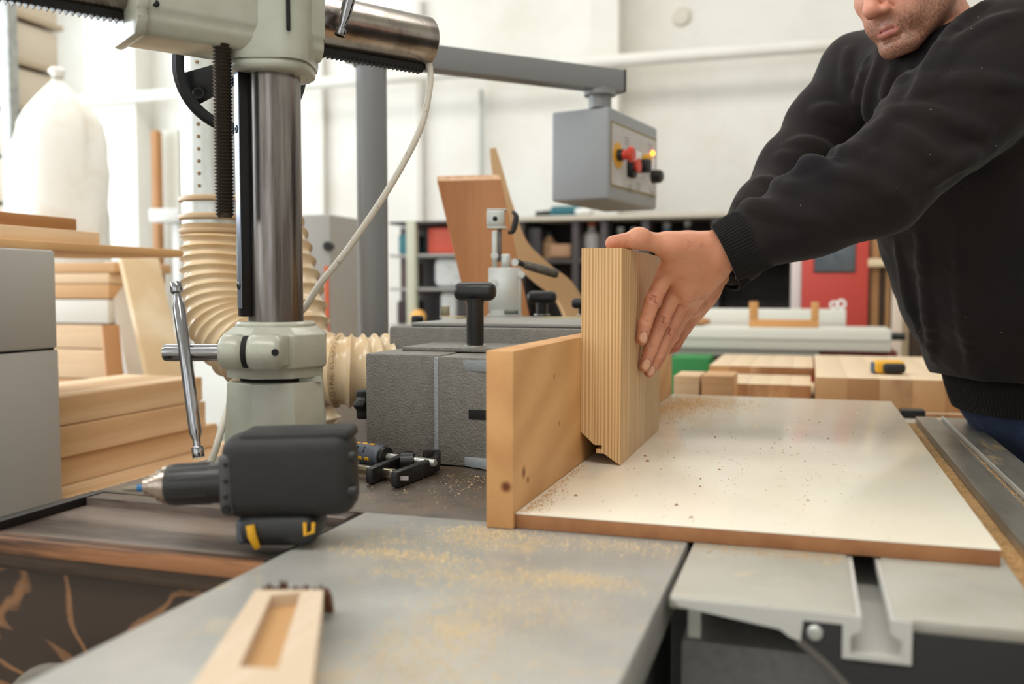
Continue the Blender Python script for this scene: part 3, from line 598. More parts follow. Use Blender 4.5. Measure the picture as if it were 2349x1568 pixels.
# ------------------------------------------------------------------ F clamp lying on the table
t = thing('bar_clamp', PZ(930, 1085, T), 'small black bar clamp with yellow dotted grip beside the grey housing', 'bar clamp')
def G(x, y, z): return PZ(x, y, T+z)
g0, g1 = G(806, 1036, .021), G(882, 1046, .021); ga = (g1-g0)
gm = mat('grip_grey', (92, 98, 110), .5, bump=(200, .2)); Lg = ga.length; gu = ga.normalized()
grip = obj('grip', B().lathe(g0, ga, [(0, -.004), (.013, -.003), (.0165, .004), (.0185, .016), (.0185, Lg*.72), (.0165, Lg*.8), (.0185, Lg*.9), (.014, Lg), (0, Lg)], 28), gm, t)
gx, gy, _ = axes(gu)
for i in range(3):
    for k in range(8):
        an = k*math.pi/4+.2; e = gx*math.cos(an)+gy*math.sin(an); f = gu.cross(e)
        obj('grip_dot', B().box(g0+gu*(.020+i*.015)+e*.0182, (.010, .006, .0022), Matrix((gu, f, e)).transposed(), .001), yellow, grip) if k % 2 == 0 else obj('grip_groove', B().box(g0+gu*(.0135+i*.0145)+e*.0183, (.0016, .010, .001), Matrix((gu, f, e)).transposed()), slotm, grip)
obj('grip_end', B().lathe(g1, gu, [(.0155, -.006), (.0165, .0), (.015, .006), (.006, .008)], 24), black, t)
pr = []; zz = 0; sL = (G(968, 1056, .021)-g1).length
while zz < sL: pr += [(.0062, zz), (.0050, zz+.0016)]; zz += .0032
obj('screw', B().lathe(g1, gu, [(.006, 0), (.006, .03)]+[(r, z+.03) for r, z in pr], 18), zinc, t, ang=20)
rail0, rail1 = G(770, 1068, .012), G(905, 1086, .012); ru = (rail1-rail0).normalized()
obj('rail', B().box((rail0+rail1)/2, ((rail1-rail0).length, .011, .013), Matrix((ru, V((-ru.y, ru.x, 0)), V((0, 0, 1)))).transposed(), .001), mat('rail_nickel', (184, 172, 150), .25, .95, bump=(200, .2)), t)
def jaw(nm, pts, w, zc_, h):
    b = B(); pts = [V(p) for p in pts]
    for a, c in zip(pts, pts[1:]):
        d = (c-a); u = d.normalized(); b.box((a+c)/2, (d.length+w*.7, w, h), Matrix((u, V((-u.y, u.x, 0)).normalized(), V((0, 0, 1)))).transposed(), .003)
    return obj(nm, b, black, t)
jaw('sliding_jaw', [G(850, 1090, .013), G(905, 1066, .014), G(938, 1050, .018)], .013, 0, .024)
obj('jaw_nut', B().cyl(G(926, 1058, .020)-gu*.004, G(948, 1056, .021)+gu*.002, .0135, n=20), black, t)
jaw('fixed_jaw', [G(908, 1098, .013), G(968, 1076, .013), G(1000, 1062, .014)], .013, 0, .024)
jaw('jaw_tip', [G(1000, 1062, .016), G(1004, 1050, .020), G(975, 1050, .022)], .010, 0, .026)
obj('jaw_sticker', B().box(G(933, 1094, .014)-V((0, .0085, 0)), (.012, .001, .006), Matrix.Rotation(.32, 3, 'Z')), mat('sticker', (170, 165, 165), .5), t)

# ------------------------------------------------------------------ cordless drill
dd = 1.035
def Dp(x, y, o=0): return P(x, y, dd+o)
t = thing('cordless_drill', PZ(635, 1250, T), 'black cordless drill with chuck and blue ringed bit lying on the cabinet', 'cordless drill')
Rd = Matrix((RT, FWH, V((0, 0, 1)))).transposed()
def slab(x0, y0, x1, y1, dep, off, bev, m, nm, tilt=0, par=t):
    a, c = Dp(x0, y0), Dp(x1, y1); ce = (a+c)/2+FWH*off; w = (c-a).dot(RT); h = a.z-c.z
    return obj(nm, B().box(ce, (w, dep, h), Rd @ Matrix.Rotation(tilt, 3, 'Y'), bev, 4), m, par, ang=50)
housing = slab(500, 998, 808, 1194, .062, .031, .020, rubber, 'housing', math.radians(-1.6))
slab(540, 990, 802, 1020, .056, .034, .008, rubber, 'housing_crown', math.radians(-1.6))
slab(496, 1040, 540, 1190, .058, .030, .016, mat('rim_rubber', (64, 62, 62), .5, bump=(200, .3)), 'nose_rim', math.radians(-1.6))
for y in (1066, 1104, 1140): obj('vent_hole', B().lathe(Dp(517, y, -.0005), FW, [(0, -.0012), (.0024, -.0012), (.0024, .006)], 12), slotm, housing)
obj('vent_hole', B().lathe(Dp(518, 1168, -.0005), FW, [(0, -.0012), (.0046, -.0012), (.0046, .006)], 16), slotm, housing)
for (x, y) in ((811, 1045), (815, 1125)): obj('side_stud', B().lathe(Dp(x-4, y, .012), RT, [(.0062, -.006), (.0062, .003), (.004, .005), (0, .005)], 16), black, t)
bat = slab(536, 1182, 722, 1262, .078, .045, .016, mat('battery_black', (34, 34, 35), .5), 'battery', 0)
slab(532, 1196, 560, 1258, .07, .046, .012, mat('battery_side', (72, 78, 88), .5), 'battery_side')
obj('battery_stripe', B().tube([Dp(574, 1204, .004), Dp(578, 1228, .003), Dp(590, 1255, .010)], [.0050, .0050, .0036], 8), yellow, bat)
obj('battery_stripe', B().tube([Dp(699, 1198, .004), Dp(700, 1226, .004), Dp(718, 1220, .006), Dp(719, 1198, .006)], .0022, 8), yellow, bat)
ca = Dp(498, 1106, .045); cb2 = Dp(385, 1112, .045); cu_ = (cb2-ca); Lc = cu_.length; un = cu_.normalized()
chuck = B(); n = 36
chuck.lathe(ca, un, [(.0235, -.01), (.0235, Lc*.93), (.0215, Lc)], 36)
ck = obj('chuck_sleeve', chuck, mat('chuck_black', (38, 37, 37), .35, .1), t)
ux, uy, _ = axes(un)
for k in range(14):
    e = ux*math.cos(k*2*math.pi/14)+uy*math.sin(k*2*math.pi/14); obj('sleeve_rib', B().box(ca+un*(Lc*.48)+e*.0235, (Lc*.75, .0022, .0016), Matrix((un, un.cross(e), e)).transposed(), .0006), black, ck)
obj('chuck_nose', B().lathe(cb2, un, [(.0222, -.002), (.0222, .003), (.0195, .004), (.0185, .010), (.0145, .012), (.0135, .018), (.010, .020), (.0095, .026), (0, .026)], 36), mat('chuck_steel', (176, 162, 150), .2, 1.0), t)
bt = Dp(282, 1121, .045); bs = Dp(372, 1116, .045); ub = (bt-bs).normalized(); lb_ = (bt-bs).length
bit = obj('driver_bit', B().lathe(bs, ub, [(.0042, -.01), (.0042, lb_*.45), (.0030, lb_*.48), (.0030, lb_*.6), (.0040, lb_*.64), (.0036, lb_*.86), (.0014, lb_), (0, lb_)], 6), mat('bit_steel', (150, 142, 128), .3, 1.0), t)
obj('bit_ring', B().lathe(bs, ub, [(.0044, lb_*.46), (.0046, lb_*.48), (.0046, lb_*.60), (.0044, lb_*.62)], 16), mat('bit_blue', (24, 98, 150), .4), bit)
# ------------------------------------------------------------------ background, left
# grey machine cabinet with drawer seam
t = thing('grey_machine_cabinet', (-1.95, 1.2, 0), 'tall light grey machine cabinet at the left edge', 'cabinet')
cg = mat('cabinet_grey', (176, 174, 170), .5, bump=(300, .06))
CBX = -1.60; a = PX(127, 574, CBX); zt_ = a.z; zs = PX(127, 800, CBX).z; cby = a.y
obj('upper_casing', B().bb((CBX-.6, .5, zs+.002), (CBX, cby, zt_), .006), cg, t)
obj('lower_casing', B().bb((CBX-.6, .5, .0), (CBX-.002, cby+.004, zs-.002), .004), cg, t)
obj('seam', B().bb((CBX-.59, .51, zs-.003), (CBX-.006, cby-.006, zs+.003)), slotm, t)
oak = wood('oak_plank', (230, 200, 164), (206, 166, 124), 'x', 16, .55, 1.2, .35, along=.06)
oaky = wood('oak_plank_long', (232, 204, 168), (206, 168, 126), 'y', 22, .55, 2.4, .3, along=.05)
oakd = wood('dark_oak_plank', (212, 168, 122), (184, 138, 94), 'x', 16, .55, 1.2, .35, along=.06)
pine = wood('pine_board', (236, 214, 180), (220, 190, 148), 'x', 14, .6, .9, .3, along=.06)
pinez = wood('pine_board_upright', (238, 218, 186), (222, 194, 152), 'z', 14, .6, .9, .3, along=.06)
brz = wood('brown_board_upright', (186, 136, 90), (150, 102, 62), 'z', 14, .6, 1.2, .3, along=.06)
def plank(name, p0, p1, w, h, m, label, cat='plank', group=None, bev=.003, roll=0):
    p0, p1 = V(p0), V(p1); d = p1-p0; u = d.normalized(); s = V((0, 0, 1)).cross(u); s = s.normalized() if s.length > 1e-3 else V((1, 0, 0)); n_ = u.cross(s)
    R_ = Matrix((u, s, n_)).transposed() @ Matrix.Rotation(roll, 3, 'X')
    o = obj(name, B().box((0, 0, 0), (d.length, w, h), None, bev), m, None, label, cat, group, org=(0, 0, 0))
    o.location = (p0+p1)/2; o.matrix_world = Matrix.Translation((p0+p1)/2) @ R_.to_4x4(); return o
g1 = 'timber stacked on the grey cabinet'
zc_ = zt_+.001
def xplank(name, x0, x1, y0, y1, z0, z1, m, label, cat='plank', group=None, bev=.003):
    return obj(name, B().bb((x0, y0, z0), (x1, y1, z1), bev), m, None, label, cat, group)
piney = wood('pine_board_long', (226, 190, 142), (206, 162, 112), 'y', 14, .6, 1.0, .3, along=.05)
oakyd = wood('dark_oak_long', (190, 138, 86), (160, 108, 62), 'y', 14, .6, 1.2, .3, along=.05)
def YE(px, X): return PX(px, 570, X).y
xplank('oak_plank', -2.0, -1.625, .5, YE(430, -1.625), zc_, zc_+.020, piney, 'long pale plank overhanging the grey cabinet towards the hose', group=g1)
xplank('oak_plank', -1.95, -1.66, .5, YE(230, -1.66), zc_+.0205, zc_+.052, oaky, 'shorter oak plank lying on the long pale plank', group=g1)
xplank('oak_plank', -1.95, -1.68, .5, YE(178, -1.68), zc_+.0525, zc_+.082, oakyd, 'topmost oak plank of the pile on the grey cabinet', group=g1)
# stack behind the cabinet: boards with white band
g2 = 'boards stacked behind the grey cabinet'
y0 = 2.9
rows = [(600, 625, oakd, 262, 'dark edged oak board on top of the stack behind the cabinet'), (625, 650, oak, 250, 'second board from the top of the stack behind the cabinet'), (650, 685, oakd, 250, 'third board from the top of the stack behind the cabinet'),
        (686, 742, mat('white_panel', (226, 222, 214), .6), 249, 'white panel in the middle of the board stack'), (744, 800, oak, 250, 'board just under the white panel of the stack'), (801, 870, oak, 252, 'second board under the white panel of the stack'), (871, 940, oakd, 252, 'lowest visible board of the stack behind the cabinet')]
for (ya, yb_, m_, xr_, lb2) in rows:
    p1 = PY(xr_, yb_, y0); p0 = PY(xr_, ya, y0); xplank('stacked_board', p1.x-.68, p1.x, y0, y0+.33, p1.z, p0.z-.002, m_, lb2, 'board', g2, .004)
zb_ = PY(252, 940, y0).z
t = thing('timber_trestle', (-2.6, 3.2, 0), 'low dark trestle carrying the board stack', 'trestle')
xe = PY(250, 940, y0).x
obj('top', B().bb((xe-.66, y0+.03, zb_-.08), (xe-.02, y0+.32, zb_-.001)), oakd, t)
for dx in (-.64, -.12): obj('leg', B().bb((xe+dx, y0+.04, 0), (xe+dx+.08, y0+.31, zb_-.08)), oakd, t)
# long timbers along y
g3 = 'long timbers beside the moulder'
for i, (za, zb2, lb2) in enumerate(((.835, .905, 'uppermost of the long oak timbers left of the moulder'), (.760, .833, 'middle one of the long oak timbers left of the moulder'), (.690, .758, 'lowest of the long oak timbers left of the moulder'))):
    xplank('long_timber', -1.98, -1.70+.01*(i % 2), 1.72, 2.35+.07*(i == 2), za, zb2, oaky, lb2, 'timber', g3, .004)
t = thing('timber_bearer', (-1.85, 1.9, 0), 'low pale bench under the long oak timbers', 'bench')
obj('bench_top', B().bb((-2.05, 1.70, .60), (-1.50, 2.5, .689), .004), oaky, t)
for y in (1.75, 2.3):
    for x in (-2.0, -1.6): obj('leg', B().bb((x, y, 0), (x+.07, y+.07, .60)), oaky, t)
# leaning boards
g4 = 'boards leaning behind the hose'
for (xa, ya, xb, yb_, w_, d_, m_, lb2) in ((318, 592, 430, 1000, .17, 3.5, pinez, 'pale board leaning behind the clamp handle'), (268, 600, 360, 990, .10, 3.6, mat('grey_board', (214, 206, 196), .6), 'grey white board leaning next to the stack'), (252, 745, 290, 990, .06, 3.4, brz, 'narrow brown board leaning against the stack')):
    p0, p1 = P(xa, ya, d_), P(xb, yb_, d_); k = p1.z/(p0.z-p1.z); p1 = p1+(p1-p0)*k; p1.z = .012; plank('leaning_board', p1+V((0, -.1, 0)), p0, w_, .022, m_, lb2, 'board', g4, roll=math.pi/2-.5 if False else 0)
# white bag
bagm = mat('filter_cloth', (240, 238, 232), .85, var=(4, (226, 214, 196), .5, .72), bump=(60, .2))
t = thing('filter_bag', P(140, 560, 4.3), 'large white cloth filter bag tied at the top', 'filter bag')
bc = P(140, 500, 4.3); s_ = 4.3/FPX
bm = B(); prf = [(300, 108), (500, 106), (400, 105), (330, 99), (285, 90), (255, 72), (225, 46), (203, 26), (188, 12), (180, 9), (168, 20), (160, 14)]
rings = []
for (yy, rr_) in [(900, 112), (700, 110)]+prf[1:]:
    zz = P(140, yy, 4.3).z; off = (0 if yy > 300 else (300-yy)*.0)*s_
    rings.append([V((bc.x, bc.y, zz))+RT*(math.cos(a)*rr_*s_*(1+.07*math.sin(5*a+yy*.02)+.04*math.sin(11*a-yy*.01))+off)+FWH*(math.sin(a)*rr_*s_*.8*(1+.05*math.cos(4*a))) for a in [2*math.pi*k/40 for k in range(40)]])
obj('bag', loft(rings), bagm, t, ang=70)
obj('bag_tie', B().torus(V((bc.x, bc.y, P(140, 183, 4.3).z)), (0, 0, 1), .022, .006, 20, 8), mat('tie_cord', (190, 184, 172), .7), t)
z9 = P(140, 900, 4.3).z
obj('bag_stand', B().lathe((bc.x, bc.y, 0), (0, 0, 1), [(.22, 0), (.22, z9+.002)], 32), cg, t)
# rack upright at the far left
t = thing('storage_rack', P(25, 700, 4.7), 'galvanised storage rack with thin shelves at the far left', 'rack')
q = P(30, 500, 4.7)
obj('upright', B().bb((q.x-.03, q.y-.03, 0), (q.x+.03, q.y+.03, 3.4)), mat('rack_zinc', (176, 178, 174), .45, .3, var=(20, (150, 152, 148), .4, .7)), t)
for i in range(9):
    z = .9+i*.235
    obj('rack_shelf', B().bb((q.x-1.0, q.y-.02, z), (q.x-.03, q.y+.4, z+.025)), mat('shelf_beige', (186, 168, 142), .6), t)
    obj('storage_box', B().bb((q.x-.9, q.y, z+.0255), (q.x-.05, q.y+.38, z+.215), .004), mat('box_beige', (214, 202, 182), .7), None, 'plain beige box on the '+('lowest', 'second', 'third', 'fourth', 'fifth', 'sixth', 'seventh', 'eighth', 'topmost')[i]+' shelf of the far left rack', 'box', 'beige boxes on the galvanised rack')
# things by the wall behind the hose
xplank('lath', PY(349, 500, 5.4).x, PY(363, 500, 5.4).x, 5.4, 5.46, 0, PY(355, 298, 5.4).z, brz, 'brown upright lath between the bag and the pipe', 'lath')
xplank('pale_sheet', PY(363, 500, 5.5).x, PY(412, 500, 5.5).x, 5.5, 5.55, 0, PY(390, 298, 5.5).z, mat('panel_greygreen', (212, 212, 202), .6), 'pale grey upright panel next to the brown lath', 'panel')
xplank('white_box', PY(342, 500, 5.2).x, PY(411, 500, 5.2).x, 5.2, 5.38, PY(380, 508, 5.2).z, PY(380, 478, 5.2).z, white, 'white box section mounted in front of the lath', 'bracket')
xplank('white_support', PY(395, 500, 5.25).x, PY(411, 500, 5.25).x, 5.25, 5.37, 0, PY(380, 508, 5.25).z-.001, white, 'white upright under the box section by the lath', 'post')
# grey cabinet behind second hose
t = thing('switch_cabinet', P(735, 700, 3.6), 'grey switch cabinet with an orange strip behind the cream hose', 'cabinet')
q0, q1 = P(700, 492, 3.6), P(762, 770, 3.6)
obj('casing', B().bb((q0.x-.2, q0.y, 0), (q1.x, q0.y+.35, q0.z), .01), mat('switch_grey', (160, 158, 154), .5), t)
obj('knob', B().cyl(P(757, 565, 3.58)-V((0, .02, 0)), P(757, 565, 3.6), .018, n=14), black, t)
obj('orange_strip', B().bb((P(747, 610, 3.59).x, q0.y-.006, P(747, 765, 3.59).z), (P(757, 610, 3.59).x, q0.y-.001, P(747, 610, 3.59).z)), mat('orange', (210, 96, 48), .5), t)
# pale boards behind the moulder table
xplank('pale_sheet', -1.48, -.98, 2.60, 3.9, .66, .70, pine, 'pale plywood sheet behind the moulder under the hose', 'board')
t = thing('sheet_trestle', (-1.2, 3.2, 0), 'simple wooden trestle under the pale plywood sheet', 'trestle')
for x in (-1.42, -1.08): obj('leg', B().bb((x, 2.7, 0), (x+.07, 3.8, .659)), oaky, t)

# ------------------------------------------------------------------ background, centre
lw = wood('leaning_beech', (186, 128, 80), (158, 100, 58), 'z', 12, .5, 1.1, .35, along=.05, knots=[(.03, -.06, .86, .03, (104, 58, 32)), (.0, -.06, .70, .02, (120, 66, 38))])
d_ = 2.62
tl, tr_ = P(999, 402, d_), P(1146, 398, d_); bl_, br_ = P(1075, 720, d_), P(1213, 720, d_)
k = (tl.z)/(tl.z-bl_.z); bl2 = tl+(bl_-tl)*k; br2 = tr_+(br_-tr_)*k; bl2.z = br2.z = .0
nrm = FWH*.048; ch = V((0, 0, -.012))
bm = B(); off = FWH*-.10
pf_ = [tl, tr_, br2+off*0, bl2+off*0]
th = thing('leaning_plank', ((bl2.x+br2.x)/2, bl2.y, 0), 'wide reddish brown plank leaning behind the toggle clamp', 'plank')
e_ = (bl2-tl).normalized(); pf_ = [tl+e_*.016, tr_+e_*.016, br2, bl2]
bm.prism(pf_, nrm, .003); obj('plank_body', bm, lw, th)
bm = B(); v8 = [bm.m.verts.new(q) for q in (tl+e_*.0165+FWH*.0005, tr_+e_*.0165+FWH*.0005, tr_+e_*.0165+nrm, tl+e_*.0165+nrm, tl+FWH*.022-V((-.004, 0, 0)), tr_+FWH*.022-V((.004, 0, 0)), tr_+nrm, tl+nrm)]
for q in ((0, 1, 2, 3), (4, 5, 6, 7), (0, 1, 5, 4), (1, 2, 6, 5), (2, 3, 7, 6), (3, 0, 4, 7)): bm.m.faces.new([v8[i] for i in q])
obj('sawn_end', bm, mat('sawn_end_grain', (214, 170, 130), .6, var=(60, (188, 138, 98), .4, .7)), th)
# bent pale strip
d_ = 3.1; pts = spline([P(1132, 352, d_), P(1142, 400, d_), P(1160, 480, d_), P(1190, 570, d_), P(1240, 625, d_), P(1290, 665, d_), P(1320, 725, d_), P(1332, 800, d_), P(1335, 1000, d_)], 50)
last = pts[-1].copy(); last.z = .0; pts.append(last)
bm = B(); rg = []
for i, p in enumerate(pts):
    w_ = (.020+.05*min(1, i/22))*.5; tt = (pts[min(i+1, len(pts)-1)]-pts[max(i-1, 0)]).normalized(); nn = tt.cross(FWH).normalized()
    rg.append([p+nn*w_+FWH*.12, p+nn*w_-FWH*.12, p-nn*w_-FWH*.12, p-nn*w_+FWH*.12])
obj('bent_plywood', loft(rg), wood('bent_ply', (222, 190, 148), (204, 168, 124), 'z', 14, .6, .8, .3, along=.1), None, 'curved pale bent plywood strip behind the brown plank', 'plywood')
# dark shelving along the back
dk = mat('shelf_dark', (82, 75, 75), .6, var=(6, (66, 60, 62), .4, .7)); dk2 = mat('shelf_black', (66, 60, 61), .6, var=(5, (90, 84, 84), .45, .7)); beige = mat('counter_beige', (198, 190, 174), .6)
ys = 5.6
def SX(x, Y=ys): return PY(x, 600, Y).x
def SZ(y, Y=ys, x=1400): return PY(x, y, Y).z
t = thing('tool_shelf', (SX(1420), ys+.2, 0), 'long dark tool shelf with a pale counter along the back wall', 'shelf')
xa, xb = SX(1190), SX(1830); zt3 = SZ(492)
obj('counter', B().bb((xa, ys-.03, zt3-.03), (xb, ys+.5, zt3), .003), beige, t)
obj('back_panel', B().bb((xa, ys+.46, 0), (xb, ys+.49, zt3-.03)), dk2, t)
for y in (592, 745, 880): obj('shelf_board', B().bb((xa, ys, SZ(y)-.025), (xb, ys+.46, SZ(y))), dk, t)
for x in (1195, 1320, 1385, 1480, 1640, 1822): obj('divider', B().bb((SX(x)-.02, ys-.005, 0), (SX(x)+.02, ys+.46, zt3-.03)), dk, t)
def prop(name, x0, x1, y0, y1, dep, m, label, cat, Y=ys, bev=.01, back=.05):
    a, b2 = PY(x0, y1, Y), PY(x1, y0, Y); return obj(name, B().bb((a.x, Y+back, a.z), (b2.x, Y+back+dep, b2.z), bev), m, None, label, cat)
zsh = 592
def bottle(px, r, h, cap, m, mc, label, y=zsh, Y=ys, back=.15, cat='bottle'):
    p = PY(px, y, Y); p.y = Y+back; th = thing('bottle', p, label, cat, 'bottles and cans on the tool shelf')
    obj('bottle_body', B().lathe(p+V((0, 0, .001)), (0, 0, 1), [(0, 0), (r, 0), (r, h*.72), (r*.45, h*.88), (r*.45, h)], 20), m, th)
    obj('bottle_cap', B().lathe(p+V((0, 0, h)), (0, 0, 1), [(r*.5, 0), (r*.5, cap), (0, cap)], 16), mc, th)
orange_ = mat('orange_plastic', (208, 106, 66), .5); teal = mat('teal_plastic', (28, 96, 108), .45); grey_ = mat('grey_plastic', (176, 174, 172), .5)
bottle(1345, .055, .20, .03, white, orange_, 'white bottle with orange cap on the dark shelf')
bottle(1378, .035, .15, .02, mat('brown_plastic', (130, 66, 48), .5), black, 'brown bottle beside the white bottle on the shelf')
bottle(1412, .045, .17, .025, grey_, white, 'pale grey can above the hand on the shelf')
bottle(1446, .05, .16, .03, mat('lightblue', (170, 184, 196), .5), white, 'pale blue can right of the grey can on the shelf')
bottle(1520, .05, .19, .03, mat('bluegrey', (110, 132, 160), .5), grey_, 'blue grey canister by the raised sleeve on the shelf')
bottle(1245, .05, .14, .03, mat('tanplastic', (196, 156, 118), .5), black, 'tan can standing left in the dark shelf')
bottle(1570, .045, .2, .03, dk2, grey_, 'dark canister right of the blue grey canister')
prop('cardboard_box', 1255, 1305, 558, 590, .2, mat('carton', (190, 150, 116), .7), 'small carton box lying on the dark shelf', 'box')
# teal power tool on the counter
p = PY(1285, 488, ys); p.y = ys+.15
th = thing('power_tool', V((p.x, p.y, zt3)), 'teal power tool lying on the shelf counter under the control box', 'power tool')
obj('tool_body', B().box(V((p.x, p.y, zt3+.038)), (.20, .08, .07), None, .025, 3), teal, th, ang=60)
obj('tool_handle', B().cyl(V((p.x-.08, p.y, zt3+.03)), V((p.x-.2, p.y+.03, zt3+.025)), .022, n=14), black, th)
obj('tool_head', B().cyl(V((p.x+.09, p.y, zt3+.035)), V((p.x+.14, p.y, zt3+.035)), .03, .02, n=16), black, th)
prop('white_canister', 1312, 1352, 474, 491, .1, white, 'white canister on the counter right of the teal tool', 'canister', bev=.02)
prop('dark_hose_reel', 1205, 1235, 520, 590, .2, mat('greyblack', (74, 72, 76), .5), 'dark grey case at the left end of the shelf', 'case')
# open shelving left of the plank
y2 = 5.0
def SX2(x): return PY(x, 600, y2).x
def SZ2(y): return PY(1000, y, y2).z
t = thing('steel_rack', (SX2(980), y2+.2, 0), 'steel rack with a pale green upright left of the leaning plank', 'rack')
obj('upright', B().bb((SX2(935), y2-.02, 0), (SX2(955), y2+.03, SZ2(505)), .004), mat('pale_green', (200, 202, 182), .55), t)
obj('upright', B().bb((SX2(1098), y2-.02, 0), (SX2(1112), y2+.03, SZ2(505)), .004), dk, t)
obj('upright', B().bb((SX2(893), y2+.3, 0), (SX2(903), y2+.34, SZ2(505)), .004), grey_, t)
obj('back_panel', B().bb((SX2(850), y2+.42, 0), (SX2(1112), y2+.44, SZ2(508))), mat('rack_back', (92, 88, 90), .7), t)
for y in (506, 582, 660, 745): obj('rack_shelf', B().bb((SX2(893), y2, SZ2(y)-.015), (SX2(1112), y2+.42, SZ2(y)), .002), grey_ if y > 520 else dk, t)
def prop2(*a, **k): return prop(*a, Y=y2, **k)
prop2('red_tool_case', 972, 1052, 518, 581, .3, mat('case_red', (216, 92, 72), .5), 'coral red tool case on the steel rack', 'tool case', back=.06)
prop2('teal_drill_case', 897, 930, 535, 581, .2, mat('teal_light', (66, 134, 146), .5), 'small teal tool on the rack by the grey post', 'tool', back=.1)
prop2('white_bag', 985, 1056, 588, 659, .3, mat('bag_white', (222, 226, 226), .75, var=(14, (180, 190, 192), .55, .7)), 'white plastic bag under the red case', 'bag', back=.05, bev=.04)
prop2('white_bag', 1000, 1040, 668, 744, .3, mat('bag_white', (0, 0, 0)), 'lower white sack on the steel rack', 'bag', back=.05, bev=.03)
prop2('dark_bin', 1045, 1090, 665, 744, .3, dk2, 'dark storage bin beside the lower white sack', 'bin', back=.05)
prop2('brown_case', 905, 928, 600, 659, .2, mat('mauve_brown', (104, 84, 82), .6), 'brown case low on the rack by the grey post', 'case', back=.08)
prop2('dark_bin', 897, 930, 690, 744, .2, mat('plum', (70, 54, 60), .6), 'plum coloured bin at the foot of the rack', 'bin', back=.08)
o = PY(972, 722, y2); obj('orange_ball', B().ell((o.x, y2-.08, SZ2(745)+.045), (.045, .045, .045)), mat('ball_orange', (238, 178, 92), .5), None, 'small orange ball on a stand near the rack', 'ball')
obj('ball_stand', B().lathe((o.x, y2-.08, 0), (0, 0, 1), [(.05, 0), (.03, .01), (.03, SZ2(745)-.002), (.05, SZ2(745)-.001)], 16), dk, None, 'dark pedestal under the small orange ball', 'stand')

# ------------------------------------------------------------------ background, right
# bench with glued panels
y3 = 2.75
t = thing('assembly_bench', (.4, 3.3, 0), 'low pale bench behind the white board carrying wood panels', 'bench')
bz = .775
obj('bench_top', B().bb((-.42, 2.62, bz-.05), (1.25, 4.1, bz), .004), pine, t)
for x in (-.38, 1.15):
    for y in (2.7, 3.95): obj('leg', B().bb((x, y, 0), (x+.08, y+.08, bz-.05)), pine, t)
g5 = 'glued panels on the assembly bench'
endg = wood('laminated_end_grain', (196, 152, 108), (150, 104, 68), 'z', 10, .6, 2.2, .3, along=.5)
topw = wood('panel_top', (236, 218, 194), (222, 198, 166), 'y', 12, .55, .7, .3, along=.06)
def panel(name, xl_, xr_, yf_, yb_, z0_, z1_, n, label):
    th = thing(name, ((xl_+xr_)/2, (yf_+yb_)/2, z0_), label, 'wood panel', g5)
    for i in range(n):
        a, b2 = xl_+(xr_-xl_)*i/n, xl_+(xr_-xl_)*(i+1)/n
        obj('stave', B().bb((a, yf_, z0_+.0005), (b2-.0002, yb_, z1_+.0004*(i % 2)), .0004), [wood('end_stave_%d' % (i % 3), ((200, 156, 110), (176, 130, 88), (190, 150, 110))[i % 3], (150, 104, 66), 'z', 9, .6, 1.8, .3, along=.6), topw], th)
    for ch_ in th.children:
        for p_ in ch_.data.polygons: p_.material_index = 1 if p_.normal.z > .7 else 0
pa_, pb_ = PY(1872, 865, y3), PY(2185, 905, y3)
panel('glued_panel', pa_.x, pb_.x+.15, y3, y3+.95, bz+.055, pa_.z, 6, 'thick glued panel carrying the tape measure on the bench')
panel('glued_panel', pa_.x+.02, pb_.x+.2, y3-.03, y3+.5, bz+.0005, bz+.0545, 5, 'darker glued panel under the one with the tape measure')
pa2, pb2 = PY(1627, 838, 3.3), PY(1905, 862, 3.3)
panel('glued_panel', pa2.x, pa_.x-.004, 3.3, 3.9, pb2.z, pa2.z, 5, 'glued panel lying behind the others nearest the white beam')
panel('glued_panel', -.30, pa_.x-.012, 2.95, 3.8, bz+.0005, pb2.z-.0005, 5, 'pale glued panel at the bottom left of the bench')
for (x0_, x1_, lb2) in ((1545, 1604, 'light brown wood offcut by the end of the fence'), (1609, 1682, 'dark brown wood offcut between fence and panels')):
    a, b2 = PY(x0_, 897, 2.68), PY(x1_, 863, 2.68); obj('wood_offcut', B().bb((a.x, 2.68, bz+.0004), (b2.x, 2.85, b2.z), .002), oakd if x0_ > 1600 else oak, None, lb2, 'offcut', 'offcuts behind the white board')
# tape measure
tp = PY(2038, 848, 2.93); tz = pa_.z+.0006
th = thing('tape_measure', (tp.x, 2.93, tz), 'yellow and black tape measure on the thick glued panel', 'tape measure')
obj('tape_case', B().box((tp.x, 2.93, tz+.02), (.085, .055, .038), .1, .012, 3), yellow, th, ang=50)
obj('tape_grip', B().box((tp.x+.012, 2.915, tz+.018), (.062, .05, .028), .1, .010, 3), rubber, th, ang=50)
obj('tape_grip', B().box((tp.x-.038, 2.93, tz+.017), (.018, .05, .032), .1, .006, 3), mat('tape_blue', (70, 84, 104), .5), th)
# small dark things right of the board
bz2 = T-.06
for nm, x0_, x1_, y_, dpt, lb2, m_ in (('black_pliers', 2066, 2122, 945, .05, 'black tool lying on the side support beyond the board corner', black),):
    a, b2 = PZ(x0_, y_, T-.02), PZ(x1_, y_, T-.02)
    obj(nm, B().bb((a.x, a.y, T-.0345), (b2.x, a.y+dpt, T-.014), .004), m_, None, lb2, 'tool')
a = PZ(2050, 950, T-.02)
t = thing('side_support', (.33, 2.7, 0), 'pale grey side support behind the guide rail', 'support')
obj('support_top', B().bb((.18, 2.425, T-.07), (.62, 2.6, T-.035), .004), mat('support_beige', (172, 164, 150), .6), t)
for x in (.21, .53): obj('leg', B().bb((x, 2.45, 0), (x+.06, 2.58, T-.07)), cg, t)
